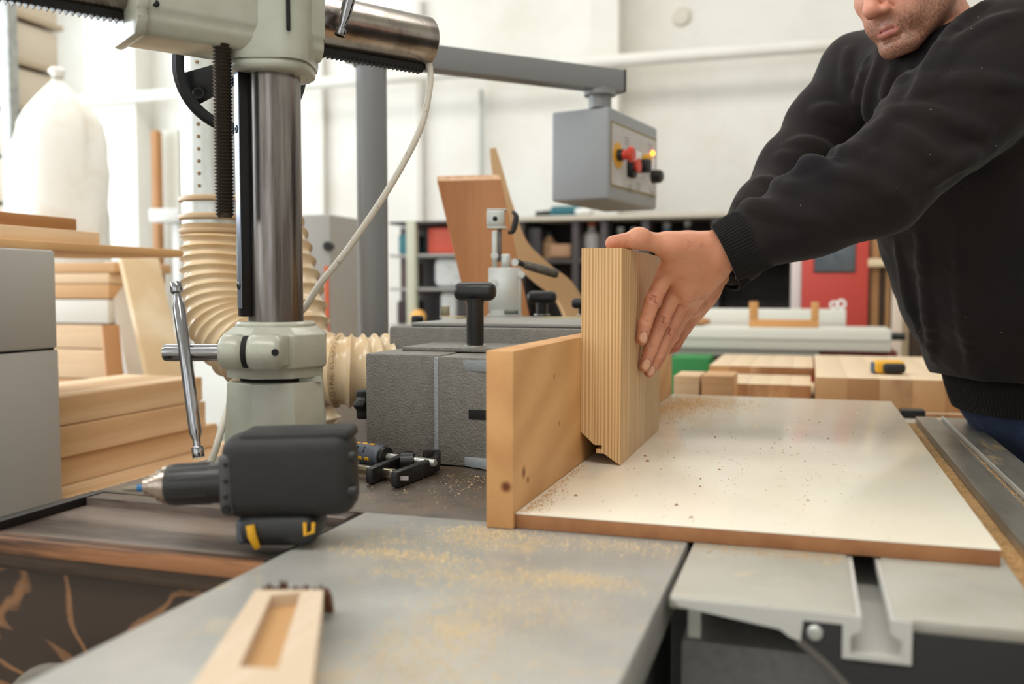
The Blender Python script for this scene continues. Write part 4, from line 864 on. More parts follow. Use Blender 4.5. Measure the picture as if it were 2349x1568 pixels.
# panel saw
yp = 4.5
def X4(x, Y=yp): return PY(x, 760, Y).x
def Z4(y, Y=yp, x=1800): return PY(x, y, Y).z
cream = mat('saw_cream', (222, 221, 212), .45, .1)
t = thing('panel_saw', (X4(1750), yp+.3, 0), 'panel saw with two long pale aluminium beams behind the bench', 'panel saw')
zt4 = Z4(752); zl4 = Z4(820)
obj('sliding_beam', B().bb((X4(1440), yp, zl4+.035), (X4(2045), yp+.34, zt4), .006), cream, t)
obj('beam_groove', B().bb((X4(1440), yp-.004, Z4(778)-.004), (X4(2044), yp+.01, Z4(778)+.004)), mat('groove_grey', (176, 174, 166), .5), t)
obj('lower_beam', B().bb((X4(1440), yp+.02, zl4), (X4(1880), yp+.30, zl4+.034), .003), mat('saw_lower_grey', (168, 166, 158), .5), t)  # lower beam in a darker grey than the cream one above
obj('red_base', B().bb((X4(1880), yp+.05, zl4-.15), (X4(2062), yp+.3, zl4+.034), .004), mat('dark_red', (116, 34, 32), .5), t)
obj('saw_body', B().bb((X4(1500), yp+.08, 0), (X4(2000), yp+.3, zl4-.151), .004), cg, t)
obj('cross_fence', B().bb((X4(1500), yp+.36, Z4(748, yp+.36)), (X4(1940, yp+.36), yp+.42, Z4(708, yp+.36)), .004), cream, t)
obj('fence_foot', B().bb((X4(1550), yp+.34, zt4-.2), (X4(1900), yp+.43, Z4(748, yp+.36)-.0005), .003), mat('foot_red', (150, 92, 84), .5), t)
for x, r_ in ((1913, .02), (1930, .024)):
    c_ = PY(x, 702, yp+.39); obj('stop_clip', B().torus(V((c_.x, yp+.39, Z4(708, yp+.36)+r_)), (0, 1, 0), r_*.75, r_*.3, 18, 8), white, t)
obj('beam_knob', B().cyl((X4(2045), yp+.1, Z4(770)), (X4(2082), yp+.1, Z4(770)), .018, n=14), black, t)
uw = wood('u_frame_pine', (222, 172, 114), (204, 150, 92), 'x', 16, .55, .9, .3, along=.1)
t = thing('wooden_u_frame', (X4(1795), yp+.1, zt4), 'small U shaped wooden frame standing on the panel saw beam', 'wooden frame')
zz0 = zt4+.0006; za = Z4(692, yp+.08)
obj('cross_bar', B().bb((X4(1716), yp+.06, zz0), (X4(1878), yp+.10, zz0+.036), .003), uw, t)
for x0_, x1_ in ((1716, 1736), (1860, 1878)): obj('upright', B().bb((X4(x0_), yp+.06, zz0+.0362), (X4(x1_), yp+.10, za), .003), uw, t)
a = PY(1590, 745, yp+.1); obj('wood_turning', B().ell((a.x, yp+.15, zt4+.022), (.08, .05, .022)), brz, None, 'small brown wood offcut on the panel saw beam beside the hand', 'offcut')
a, b2 = PY(1535, 862, 4.2), PY(1627, 820, 4.2); obj('green_crate', B().bb((a.x, 4.2, 0), (b2.x, 4.45, b2.z), .01), mat('crate_green', (34, 128, 62), .5), None, 'green plastic crate below the panel saw beam', 'crate')
# red machine with window
yr = 5.4
def X5(x): return PY(x, 650, yr).x
def Z5(y): return PY(1900, y, yr).z
t = thing('red_machine_cabinet', (X5(1915), yr+.2, 0), 'red machine cabinet with a dark window behind the panel saw', 'cabinet')
redm = mat('machine_red', (190, 62, 50), .45)
obj('casing', B().bb((X5(1838), yr, 0), (X5(1992), yr+.1, Z5(512)), .008), redm, t)
obj('window_pane', B().bb((X5(1868), yr-.006, Z5(622)), (X5(1960), yr-.001, Z5(530)), .002), mat('window_dark', (86, 96, 104), .15, coat=.5), t)
obj('window_gasket', B().bb((X5(1866), yr-.004, Z5(625)), (X5(1962), yr-.0012, Z5(527))), black, t)
obj('white_jamb', B().bb((X5(1814), yr, 0), (X5(1837), yr+.1, Z5(512)), .004), mat('jamb_white', (216, 202, 198), .5), t)
# timber rack
t = thing('timber_rack', (X5(2060), yr+.3, 0), 'upright timber rack with a white rail right of the red cabinet', 'timber rack')
obj('back_panel', B().bb((X5(1994), yr+.36, 0), (X5(2330), yr+.4, Z5(420)), .0), mat('rack_brown', (104, 82, 60), .7), t)
obj('white_post', B().bb((X5(2046), yr-.05, 0), (X5(2070), yr+.0, Z5(440)), .004), mat('post_cream', (226, 208, 190), .5), t)
obj('cross_rail', B().bb((X5(1990), yr+.0, Z5(612)), (X5(2300), yr+.04, Z5(594)), .003), mat('rail_pale', (218, 196, 160), .6), t)
for i, (x0_, x1_, m_) in enumerate(((2000, 2018, 'a'), (2021, 2030, 'b'), (2034, 2045, 'a'), (2071, 2090, 'c'), (2093, 2120, 'b'), (2123, 2150, 'a'), (2153, 2190, 'c'), (2195, 2230, 'a'))):
    obj('upright_board', B().bb((X5(x0_), yr+.06, 0), (X5(x1_), yr+.1, Z5(470+17*(i % 3))), .002), {'a': wood('rack_oak', (200, 158, 108), (170, 126, 80), 'z', 14, .6, 1, .3, along=.06), 'b': mat('rack_dark', (70, 52, 38), .7), 'c': wood('rack_pale', (196, 176, 146), (176, 152, 120), 'z', 14, .6, 1, .3, along=.06)}[m_], None, ('first', 'second', 'third', 'fourth', 'fifth', 'sixth', 'seventh', 'eighth')[i]+' upright board counted from the red cabinet in the timber rack', 'board', 'boards standing in the timber rack')
# ------------------------------------------------------------------ signed distance modelling for the person
class SDF:
    def __init__(s, lo, hi, h):
        s.h = h; s.lo = np.array(lo, float); s.n = np.ceil((np.array(hi)-s.lo)/h).astype(int)+1
        s.ax = [s.lo[i]+h*np.arange(s.n[i]) for i in range(3)]; s.f = np.full(s.n, .5, np.float32)
    def sub(s, lo, hi):
        a = np.clip(np.floor((np.array(lo)-s.lo)/s.h).astype(int), 0, s.n-1); b = np.clip(np.ceil((np.array(hi)-s.lo)/s.h).astype(int)+1, 0, s.n)
        if np.any(b <= a): return None
        sl = tuple(slice(a[i], b[i]) for i in range(3)); X = np.meshgrid(*[s.ax[i][a[i]:b[i]].astype(np.float32) for i in range(3)], indexing='ij', sparse=True); return sl, X
    def mix(s, sl, d, k, sub=False):
        f = s.f[sl]
        if sub: d = -d; h = np.clip(.5-.5*(f-d)/k, 0, 1); s.f[sl] = f*(1-h)+d*h+k*h*(1-h)
        else: h = np.clip(.5+.5*(f-d)/k, 0, 1); s.f[sl] = f*(1-h)+d*h-k*h*(1-h)
    def cone(s, a, ra, b, rb, k=.01, sub=False):
        a, b = np.array(a, float), np.array(b, float); m = max(ra, rb)+k*2+s.h*3
        r = s.sub(np.minimum(a, b)-m, np.maximum(a, b)+m)
        if r is None: return
        sl, (X, Y, Z) = r; d = b-a; L = max(d@d, 1e-12)
        t = np.clip(((X-a[0])*d[0]+(Y-a[1])*d[1]+(Z-a[2])*d[2])/L, 0, 1)
        q = np.sqrt((X-a[0]-t*d[0])**2+(Y-a[1]-t*d[1])**2+(Z-a[2]-t*d[2])**2)-(ra+(rb-ra)*t); s.mix(sl, q.astype(np.float32), k, sub)
    def chain(s, pts, rs, k=.01):
        for i in range(len(pts)-1): s.cone(pts[i], rs[i], pts[i+1], rs[i+1], k)
    def ell(s, c, r, R=None, k=.01, sub=False):
        c = np.array(c, float); m = max(r)+k*2+s.h*3; q = s.sub(c-m, c+m)
        if q is None: return
        sl, (X, Y, Z) = q; X, Y, Z = X-c[0], Y-c[1], Z-c[2]
        if R is not None: R = np.array(R, float); X, Y, Z = R[0, 0]*X+R[1, 0]*Y+R[2, 0]*Z, R[0, 1]*X+R[1, 1]*Y+R[2, 1]*Z, R[0, 2]*X+R[1, 2]*Y+R[2, 2]*Z
        k0 = np.sqrt((X/r[0])**2+(Y/r[1])**2+(Z/r[2])**2); k1 = np.sqrt((X/r[0]**2)**2+(Y/r[1]**2)**2+(Z/r[2]**2)**2)+1e-9
        s.mix(sl, (k0*(k0-1)/k1).astype(np.float32), k, sub)
    def cut(s, p, n):                                   # remove everything on the side n points to
        n = np.array(n, float); n /= np.linalg.norm(n); d = (s.ax[0]-p[0])[:, None, None]*n[0]+(s.ax[1]-p[1])[None, :, None]*n[1]+(s.ax[2]-p[2])[None, None, :]*n[2]
        s.f = np.maximum(s.f, d.astype(np.float32))
    def mesh(s):
        f = s.f; f[0] = f[-1] = .5; f[:, 0] = f[:, -1] = .5; f[:, :, 0] = f[:, :, -1] = .5
        neg = f < 0; c = [neg[i:neg.shape[0]-1+i, j:neg.shape[1]-1+j, k:neg.shape[2]-1+k] for i in (0, 1) for j in (0, 1) for k in (0, 1)]
        cnt = sum(x.astype(np.int8) for x in c); act = (cnt > 0) & (cnt < 8); idx = np.argwhere(act); N = len(idx)
        ids = np.full(act.shape, -1, np.int32); ids[act] = np.arange(N)
        acc = np.zeros((N, 3)); num = np.zeros(N); cor = [(i, j, k) for i in (0, 1) for j in (0, 1) for k in (0, 1)]
        val = {q: f[idx[:, 0]+q[0], idx[:, 1]+q[1], idx[:, 2]+q[2]].astype(float) for q in cor}
        for q in cor:
            for ax_ in range(3):
                if q[ax_]: continue
                q2 = list(q); q2[ax_] = 1; q2 = tuple(q2); a, b = val[q], val[q2]; m = (a < 0) != (b < 0)
                t = np.where(m, a/np.where(m, a-b, 1), 0); p = np.tile(np.array(q, float), (N, 1)); p[:, ax_] += t; acc[m] += p[m]; num[m] += 1
        v = s.lo+(idx+acc/np.maximum(num, 1)[:, None])*s.h; F = []
        for ax_ in range(3):
            o1, o2 = [(1, 2), (2, 0), (0, 1)][ax_]; sh = list(f.shape); a = [slice(1, -1)]*3; a[ax_] = slice(0, -1); b = list(a); b[ax_] = slice(1, None)
            A, Bn = neg[tuple(a)], neg[tuple(b)]; e = np.argwhere(A != Bn); base_ = e.copy(); 
            for q in (o1, o2): base_[:, q] += 1
            inv = A[tuple(e.T)]
            def cid(d1, d2): w = base_.copy(); w[:, o1] -= d1; w[:, o2] -= d2; return ids[w[:, 0], w[:, 1], w[:, 2]]
            q = np.stack([cid(0, 0), cid(1, 0), cid(1, 1), cid(0, 1)], 1); q[~inv] = q[~inv][:, ::-1]; F.append(q)
        F = np.concatenate(F); F = F[(F >= 0).all(1)]
        return v, F
def smooth(v, F, it=2, lam=.5):
    for _ in range(it):
        acc = np.zeros_like(v); n = np.zeros(len(v))
        for a, b in ((0, 1), (1, 2), (2, 3), (3, 0)):
            np.add.at(acc, F[:, a], v[F[:, b]]); np.add.at(acc, F[:, b], v[F[:, a]]); np.add.at(n, F[:, a], 1); np.add.at(n, F[:, b], 1)
        v = v+lam*(acc/np.maximum(n, 1)[:, None]-v)
    return v
def normals(v, F):
    fn = np.cross(v[F[:, 2]]-v[F[:, 0]], v[F[:, 3]]-v[F[:, 1]]); n = np.zeros_like(v)
    for k in range(4): np.add.at(n, F[:, k], fn)
    return n/np.maximum(np.linalg.norm(n, axis=1), 1e-12)[:, None]
def sdfobj(name, parts, m, parent, cols=None, ang=180):
    vs, fs, o = [], [], 0
    for v, F in parts: vs.append(v); fs.append(F+o); o += len(v)
    v = np.concatenate(vs)-np.array(ORG[parent.name]); F = np.concatenate(fs)
    me = bpy.data.meshes.new(name); me.from_pydata(v.tolist(), [], F.tolist()); me.update()
    if cols is not None:
        a = me.color_attributes.new('col', 'FLOAT_COLOR', 'POINT'); cc = np.concatenate(cols); a.data.foreach_set('color', np.concatenate([cc, np.ones((len(cc), 1))], 1).astype(np.float32).ravel())
    ob = link(name, me, m, parent, ang); ORG[ob.name] = ORG[parent.name]; return ob
def srgb(*c): return np.array(lin(c)[:3])
person = thing('person', (.50, 2.15, 0), 'man in a dark sweatshirt leaning in, both hands on the ash panel', 'person')
skinm = mat('skin', (200, 140, 110), .48, attr='col', sss=.12, bump=(260, .12), var=(45, (150, 84, 62), .55, .95))
SK = srgb(204, 140, 108); SKR = srgb(164, 86, 64); NAIL = srgb(212, 160, 130)

# ---- left hand (nearer the camera): fingers down the face of the panel, thumb over its top edge
FX = -.2733                                               # face of the panel
def fx(x, y, o): return np.array(PX(x, y, FX+o))
LWR = np.array(P(1648, 578, 1.560))
def pn(*a): return np.array(P(*a))
idx_ = [pn(1532, 620, 1.572), pn(1497, 690, 1.568), pn(1480, 742, 1.560), pn(1472, 778, 1.5535)]
mid_ = [pn(1553, 656, 1.598), pn(1517, 735, 1.598), pn(1493, 798, 1.592), pn(1478, 840, 1.5825)]
rin_ = [pn(1569, 684, 1.622), pn(1531, 762, 1.622), pn(1507, 815, 1.612), pn(1489, 853, 1.602)]
lit_ = [pn(1578, 705, 1.645), pn(1541, 770, 1.652), pn(1518, 814, 1.645), pn(1504, 840, 1.636)]
mcp = [c[0] for c in (idx_, mid_, rin_, lit_)]
zt_t = zt
th = [pn(1612, 563, 1.552), pn(1534, 563, 1.540), pn(1466, 548, 1.520), pn(1406, 556, 1.508)]
th[2][2] = max(th[2][2], zt_t+.014); th[3][2] = zt_t+.0105
lo_ = np.min(np.stack(idx_+mid_+rin_+lit_+th+[LWR]), 0)-.05; hi_ = np.max(np.stack(idx_+mid_+rin_+lit_+th+[LWR]), 0)+np.array([.10, .06, .06])
h_ = SDF(lo_, hi_, .0016)
FE = np.array(P(1760, 520, 1.545))
h_.cone(FE, .036, LWR, .0295, .01); 
wd = (FE-LWR)/np.linalg.norm(FE-LWR)
h_.ell(LWR, (.034, .027, .036), None, .02)
fan = [LWR*.8+p_*.2+q_ for p_, q_ in zip(mcp, (np.array(P(1625, 560, 1.552))-LWR, 0*LWR, 0*LWR, np.array((.006, .004, -.008))))]
for p_, q_, r0_ in zip(mcp, fan, (.0172, .0168, .0158, .0140)): h_.cone(q_, .0225, p_, r0_, .014)
for i_ in range(3): h_.cone((fan[i_]+fan[i_+1])/2, .021, (mcp[i_]+mcp[i_+1])/2*.88+LWR*.12, .0140, .012)
pc_ = (LWR+mcp[1])/2; h_.ell(pc_*.5+mcp[1]*.25+mcp[2]*.25+np.array([-.006, .004, 0]), (.026, .033, .040), None, .02)
for ch_, r_ in ((idx_, (.0158, .0130, .0114, .0098)), (mid_, (.0154, .0130, .0114, .0099)), (rin_, (.0146, .0124, .0108, .0094)), (lit_, (.0128, .0108, .0094, .0082))):
    h_.chain(ch_, r_, .0035)
    h_.ell(ch_[0]+np.array([.004, -.006, .005]), (.0155, .0150, .0150), None, .006); h_.cone(ch_[0]+np.array([.004, -.010, .008]), .007, LWR*.6+ch_[0]*.4+np.array([.004, -.016, .010]), .006, .008)                      # knuckle
    h_.ell(ch_[1]+np.array([.002, -.001, .001]), (r_[1]*1.07,)*3, None, .004)
h_.chain(th, (.0225, .0175, .0150, .0125), .012); h_.ell(th[2]+np.array([0, 0, .003]), (.0165, .015, .0148), None, .008)
h_.cone(th[1], .0165, mcp[0]*.75+LWR*.25, .018, .02); h_.cone(th[1]*.5+th[0]*.5, .020, mcp[0]*.55+LWR*.45, .020, .02)                                                            # web between thumb and index
h_.ell(th[1]+np.array([.006, -.003, .0]), (.018, .016, .016), None, .012)
def creases(S_, p, ax_, rad, n=2, gap=.004):
    ax_ = ax_/np.linalg.norm(ax_); v_ = np.array(CP)-p; v_ -= ax_*(v_@ax_); v_ /= np.linalg.norm(v_); s_ = np.cross(ax_, v_)
    for i in range(n):
        c_ = p+ax_*(i-(n-1)/2)*gap; S_.cone(c_+v_*rad*.86-s_*rad*.55, .0008, c_+v_*rad*1.04, .0014, .0022, True); S_.cone(c_+v_*rad*1.04, .0014, c_+v_*rad*.86+s_*rad*.55, .0008, .0022, True)
for ch_, r_ in ((idx_, .0132), (mid_, .0132), (rin_, .0126)):
    creases(h_, ch_[1], ch_[2]-ch_[0], r_*1.02, 3, .0042); creases(h_, ch_[2], ch_[3]-ch_[1], r_*.90, 2, .0034)
nails = []
def nail(S_, ch_, r, tw):
    a = ch_[3]-ch_[2]; a = a/np.linalg.norm(a); n_ = np.array(CP)-ch_[3]; n_ = n_/np.linalg.norm(n_)*.8+np.array(tw); n_ -= a*(n_@a); n_ /= np.linalg.norm(n_); s_ = np.cross(a, n_)
    R_ = np.stack([s_, a, n_], 1); c_ = ch_[3]-a*.001+n_*(r*.80); S_.ell(c_, (r*.68, r*.95, .0022), R_, .0008); nails.append((c_, R_, r))
nail(h_, idx_, .0098, (.25, 0, .1)); nail(h_, mid_, .0099, (.25, 0, .1)); nail(h_, rin_, .0092, (.25, 0, .1))
vL, FL = h_.mesh(); vL = smooth(vL, FL, 1, .35)
# keep the hand outside the panel
inp = (vL[:, 0] < FX+.0004) & (vL[:, 2] < zt+.0004); dz = zt+.0004-vL[:, 2]; dx = FX+.0004-vL[:, 0]
up_ = inp & (dz < dx); vL[up_, 2] = zt+.0004; vL[inp & ~up_, 0] = FX+.0004
tips = [idx_[3], mid_[3], rin_[3], lit_[3], th[3]]; knk = [c[0] for c in (idx_, mid_, rin_, lit_)]+[c[1] for c in (idx_, mid_, rin_)]
def handcol(v, tips, knk, nails):
    c = np.tile(SK, (len(v), 1)); 
    for p in knk: w = np.clip(1-np.linalg.norm(v-p, axis=1)/.026, 0, 1)[:, None]*.55; c = c*(1-w)+SKR*w
    for p in tips: w = np.clip(1-np.linalg.norm(v-p, axis=1)/.03, 0, 1)[:, None]*.5; c = c*(1-w)+SKR*w
    for cc, R_, r in nails:
        q = (v-cc) @ R_; m = (q[:, 0]/(r*.72))**2+(q[:, 1]/r)**2 < 1; m &= q[:, 2] > -.0016; c[m] = NAIL; e2 = (q[:, 0]/(r*.86))**2+(q[:, 1]/(r*1.16))**2; m2 = (e2 < 1) & ~m & (q[:, 2] > -.002); c[m2] = c[m2]*.62
    return c
cL = handcol(vL, tips, knk, nails)

# ---- right hand (farther): wraps the back part of the panel, fingers curled
RWR = np.array(P(1634, 634, 1.700)); Rp = np.array(P(1588, 700, 1.715))
r_m = [np.array(P(1560, 706, 1.70)), np.array(P(1570, 722, 1.71)), np.array(P(1576, 738, 1.72)), np.array(P(1574, 752, 1.735))]
r_p = [np.array(P(1548, 746, 1.70)), np.array(P(1548, 762, 1.705)), np.array(P(1549, 781, 1.712)), np.array(P(1549, 795, 1.725))]
r_t = [np.array(P(1532, 768, 1.71)), np.array(P(1522, 779, 1.712)), np.array(P(1522, 793, 1.716)), np.array(P(1530, 804, 1.730))]
for q in r_t: q[0] = max(q[0], FX+.010)
h_ = SDF(np.min(np.stack(r_m+r_p+r_t+[RWR]), 0)-.06, np.max(np.stack(r_m+r_p+r_t+[RWR]), 0)+np.array([.09, .08, .09]), .0018)
FE2 = np.array(P(1690, 562, 1.73)); h_.cone(FE2, .034, RWR, .027, .01)
for a, b, c, rr_ in zip(r_m, r_p, r_t, (.0112, .0108, .0104, .0094)):
    h_.cone(RWR*.75+a*.25, .022, a, rr_*1.1, .014); h_.chain([a, b, c], (rr_*1.1, rr_, rr_*.86), .004)
h_.cone(RWR*.4+Rp*.6, .024, Rp, .020, .02)
rth = [RWR*.6+Rp*.4+np.array([-.02, -.01, .0]), np.array(P(1592, 700, 1.685)), np.array(P(1560, 730, 1.68))]; h_.chain(rth, (.018, .0155, .0125), .012)
nR = []; 
for c, b in ((r_t[1], r_p[1]), (r_t[2], r_p[2]), (r_t[3], r_p[3])):
    a = (c-b)/np.linalg.norm(c-b); n_ = np.array(CP)-c; n_ -= a*(n_@a); n_ /= np.linalg.norm(n_); s_ = np.cross(a, n_); R_ = np.stack([s_, a, n_], 1); c_ = c+n_*.008; h_.ell(c_, (.0058, .0075, .002), R_, .0008); nR.append((c_, R_, .0082))
vR, FR = h_.mesh(); vR = smooth(vR, FR, 1, .35)
ins = (vR[:, 0] < FX+.0004) & (vR[:, 1] < Yb+.0004); ddx = FX+.0004-vR[:, 0]; ddy = Yb+.0004-vR[:, 1]; ux_ = ins & (ddx <= ddy); vR[ux_, 0] = FX+.0004; vR[ins & ~ux_, 1] = Yb+.0004
cR = handcol(vR, r_t, r_m+r_p, nR)

# ---- head and neck in head coordinates (y forward, z up), then placed
hf = SDF((-.11, -.15, -.22), (.11, .15, .15), .0024)
hf.ell((0, -.012, .03), (.077, .098, .090), None, .01); hf.ell((0, .025, -.025), (.066, .068, .088), None, .02)
for s_ in (-1, 1):
    hf.cone((s_*.060, .000, -.055), .020, (s_*.022, .072, -.104), .0185, .022); hf.ell((s_*.040, .056, -.020), (.026, .026, .026), None, .02)
    hf.ell((s_*.030, .072, -.062), (.022, .018, .022), None, .02)
    hf.ell((s_*.0145, .0985, -.0385), (.0085, .0115, .0085), None, .005); hf.cone((s_*.012, .088, .026), .008, (s_*.046, .076, .024), .007, .012)
    hf.ell((s_*.032, .092, .004), (.0175, .012, .011), None, .008, True); hf.ell((s_*.032, .076, .002), (.0125, .0125, .0125), None, .002)
    hf.ell((s_*.079, -.012, -.006), (.010, .020, .032), None, .006)
hf.ell((0, .078, -.103), (.024, .020, .018), None, .014)
hf.cone((0, .086, .012), .0095, (0, .1130, -.030), .0125, .010); hf.ell((0, .1135, -.0335), (.0125, .0120, .0115), None, .006)
for s_ in (-1, 1): hf.ell((s_*.0075, .1065, -.0475), (.0042, .0055, .004), None, .003, True); hf.cone((s_*.020, .090, -.034), .0012, (s_*.036, .072, -.064), .0014, .006, True)
hf.cone((-.020, .0840, -.0690), .0050, (.020, .0840, -.0690), .0050, .012); hf.cone((-.015, .0865, -.0785), .0055, (.015, .0865, -.0785), .0055, .009); hf.ell((0, .0905, -.0675), (.010, .0045, .004), None, .005)
hf.cone((-.029, .0790, -.0700), .0016, (-.012, .0920, -.0735), .0016, .002, True); hf.cone((-.012, .0920, -.0735), .0016, (.012, .0920, -.0735), .0016, .002, True); hf.cone((.012, .0920, -.0735), .0016, (.029, .0790, -.0700), .0016, .002, True)
hf.ell((0, .088, -.090), (.016, .006, .004), None, .008, True)
hf.cone((0, -.022, -.05), .054, (0, -.062, -.21), .060, .025)
vH, FH = hf.mesh(); vH = smooth(vH, FH, 1, .4)
x_, y_, z_ = vH.T
cH = np.tile(srgb(208, 146, 122), (len(vH), 1)); nz = np.random.RandomState(2).uniform(-1, 1, len(vH))
beard = np.clip((-.036-z_)/.03, 0, 1)*np.clip((y_+.03)/.05, 0, 1)*np.clip((y_-.0)/.02+1, 0, 1)
beard *= 1-.6*np.clip(1-((x_/.030)**2+((z_+.075)/.016)**2), 0, 1)*(y_ > .06); beard *= np.clip((z_+.155)/.02, .25, 1)
w = np.clip(beard*(.60+.28*nz), 0, 1)[:, None]; cH = cH*(1-w)+srgb(92, 68, 50)*w
slit = np.clip(1-((x_/.028)**2+((z_+.0735-.09*x_*x_/.028)/.0022)**2), 0, 1)*(y_ > .078); w = np.clip(slit*3, 0, .85)[:, None]; cH = cH*(1-w)+srgb(80, 40, 36)*w
lips = np.clip(1-((x_/.025)**2+((z_+.0755)/.0085)**2), 0, 1)*(y_ > .080); w = np.clip(lips*1.8, 0, .7)[:, None]; cH = cH*(1-w)+srgb(196, 112, 106)*w
w = np.clip(1-np.linalg.norm(vH-np.array([0, .113, -.033]), axis=1)/.03, 0, 1)[:, None]*.5; cH = cH*(1-w)+srgb(204, 122, 102)*w
HC = V((.150, 1.772, 1.702)); hfw = V((-.66, -.72, 0)).normalized(); pitch = math.radians(24)
fy = (hfw*math.cos(pitch)+V((0, 0, -math.sin(pitch)))).normalized(); fxv = fy.cross(V((0, 0, 1))).normalized(); roll = math.radians(-6)
fzv = fxv.cross(fy); fxv, fzv = fxv*math.cos(roll)+fzv*math.sin(roll), fzv*math.cos(roll)-fxv*math.sin(roll)
HM = np.array([list(fxv), list(fy), list(fzv)])            # rows: head axes in world
vHw = vH @ HM+np.array(HC)

# ---- joints of the clothed body
LS = np.array(P(2322, 138, 1.530)); LE = np.array(P(2010, 425, 1.505)); LC = np.array(P(1728, 548, 1.548))
RS = np.array((.095, 2.03, 1.585)); RE = np.array(P(1826, 392, 1.830)); RC = np.array(P(1690, 590, 1.718))
NK = np.array((.205, 1.862, 1.535)); CH = np.array((.268, 1.925, 1.36)); WA = np.array((.365, 2.02, 1.15)); HP = np.array((.455, 2.11, .955))
sh = np.array((.55, -.83, 0)); sh /= np.linalg.norm(sh); fr_ = np.array((-.83, -.55, 0)); fr_ /= np.linalg.norm(fr_)
# under-body, mostly hidden by the clothes but continuous
bd = SDF((-.25, 1.4, .0), (.85, 2.55, 1.68), .012)
bd.cone(HP, .10, WA, .10, .05); bd.cone(WA, .10, CH, .11, .05); bd.cone(CH, .105, NK, .065, .05); bd.cone(NK, .058, np.array(HC)-np.array(fy)*.02-np.array(fzv)*.10, .054, .03)
for S0, E0, W0 in ((LS, LE, LWR), (RS, RE, RWR)): bd.cone(NK*.6+CH*.4, .06, S0, .05, .03); bd.cone(S0, .052, E0, .042, .02); bd.cone(E0, .042, W0, .027, .02)
LH = HP+sh*.10; RH = HP-sh*.10; LK = np.array((.68, 2.02, .50)); RK = np.array((.61, 2.36, .50)); LA = np.array((.76, 2.06, .09)); RA = np.array((.68, 2.44, .09))
for H0, K0, A0_ in ((LH, LK, LA), (RH, RK, RA)): bd.cone(H0, .075, K0, .055, .03); bd.cone(K0, .055, A0_, .04, .02); bd.cone(A0_, .04, A0_+np.array((-.14, -.09, -.06)), .03, .02)
vB, FB = bd.mesh(); cB = np.tile(SK, (len(vB), 1))
sdfobj('body', [(vHw, FH), (vL, FL), (vR, FR), (vB, FB)], skinm, person, [cH, cL, cR, cB])
# hair
hr = SDF((-.11, -.15, -.10), (.11, .13, .16), .004); hr.ell((0, -.016, .036), (.084, .104, .094), None, .01); hr.cut((0, .055, .05), (0, .8, -.55)); hr.cut((0, -.02, -.045), (0, .25, -1))
vh, fh_ = hr.mesh(); vh = smooth(vh, fh_, 2); sdfobj('hair', [(vh @ HM+np.array(HC), fh_)], mat('hair_brown', (58, 42, 32), .6, bump=(300, .6), stretch=(1, .2, 1)), person)

# ---- sweatshirt
sw = SDF((-.22, 1.35, .84), (.85, 2.50, 1.72), .0052)
def torso(c, a, b, t_, k=.05):
    R_ = np.stack([sh, fr_, np.array((0, 0, 1))], 1); sw.ell(c, (a, b, t_), R_, k)
for f_ in np.linspace(0, 1, 6): c = HP*(1-f_)+WA*f_; torso(c, .205, .172-.004*math.sin(f_*3), .12, .03)
for f_ in np.linspace(0, 1, 6): c = WA*(1-f_)+CH*f_; torso(c+fr_*.0, .200, .165-.02*f_, .12, .04)
torso(CH+np.array((0, 0, .07)), .185, .125, .12, .05)
sw.cone(CH*.3+NK*.7, .10, NK+np.array((-.0, .0, .015)), .078, .05)
sw.cone(NK, .085, LS, .088, .07); sw.cone(NK, .085, RS, .082, .06)
sw.chain([LS, LE*.35+LS*.65, LE, LE*.5+LC*.5, LC], (.100, .092, .077, .066, .054), .03)
sw.chain([RS, RE*.5+RS*.5, RE, RE*.5+RC*.5, RC], (.086, .075, .068, .060, .052), .03)
def surf(x, y, d0=1.25, d1=2.4):
    for d_ in np.arange(d0, d1, .003):
        q = np.round((np.array(P(x, y, d_))-sw.lo)/sw.h).astype(int)
        if (q >= 0).all() and (q < sw.n).all() and sw.f[tuple(q)] < 0: return d_
    return None
def ridge(pts, r, k=.014, d0=1.25, sink=.5):
    pts = [np.array(q) for q in spline([(x, y, 0) for x, y in pts], 10)]; ds = [surf(q[0], q[1], d0) for q in pts]; w = []
    for q, d_ in zip(pts, ds):
        if d_ is not None: w.append(np.array(P(q[0], q[1], d_+r*sink)))
    for i_ in range(len(w)-1):
        if np.linalg.norm(w[i_]-w[i_+1]) < .09: f_ = math.sin((i_+.7)/(len(w))*math.pi); sw.cone(w[i_], r*(.35+.65*f_), w[i_+1], r*(.35+.65*f_), k)
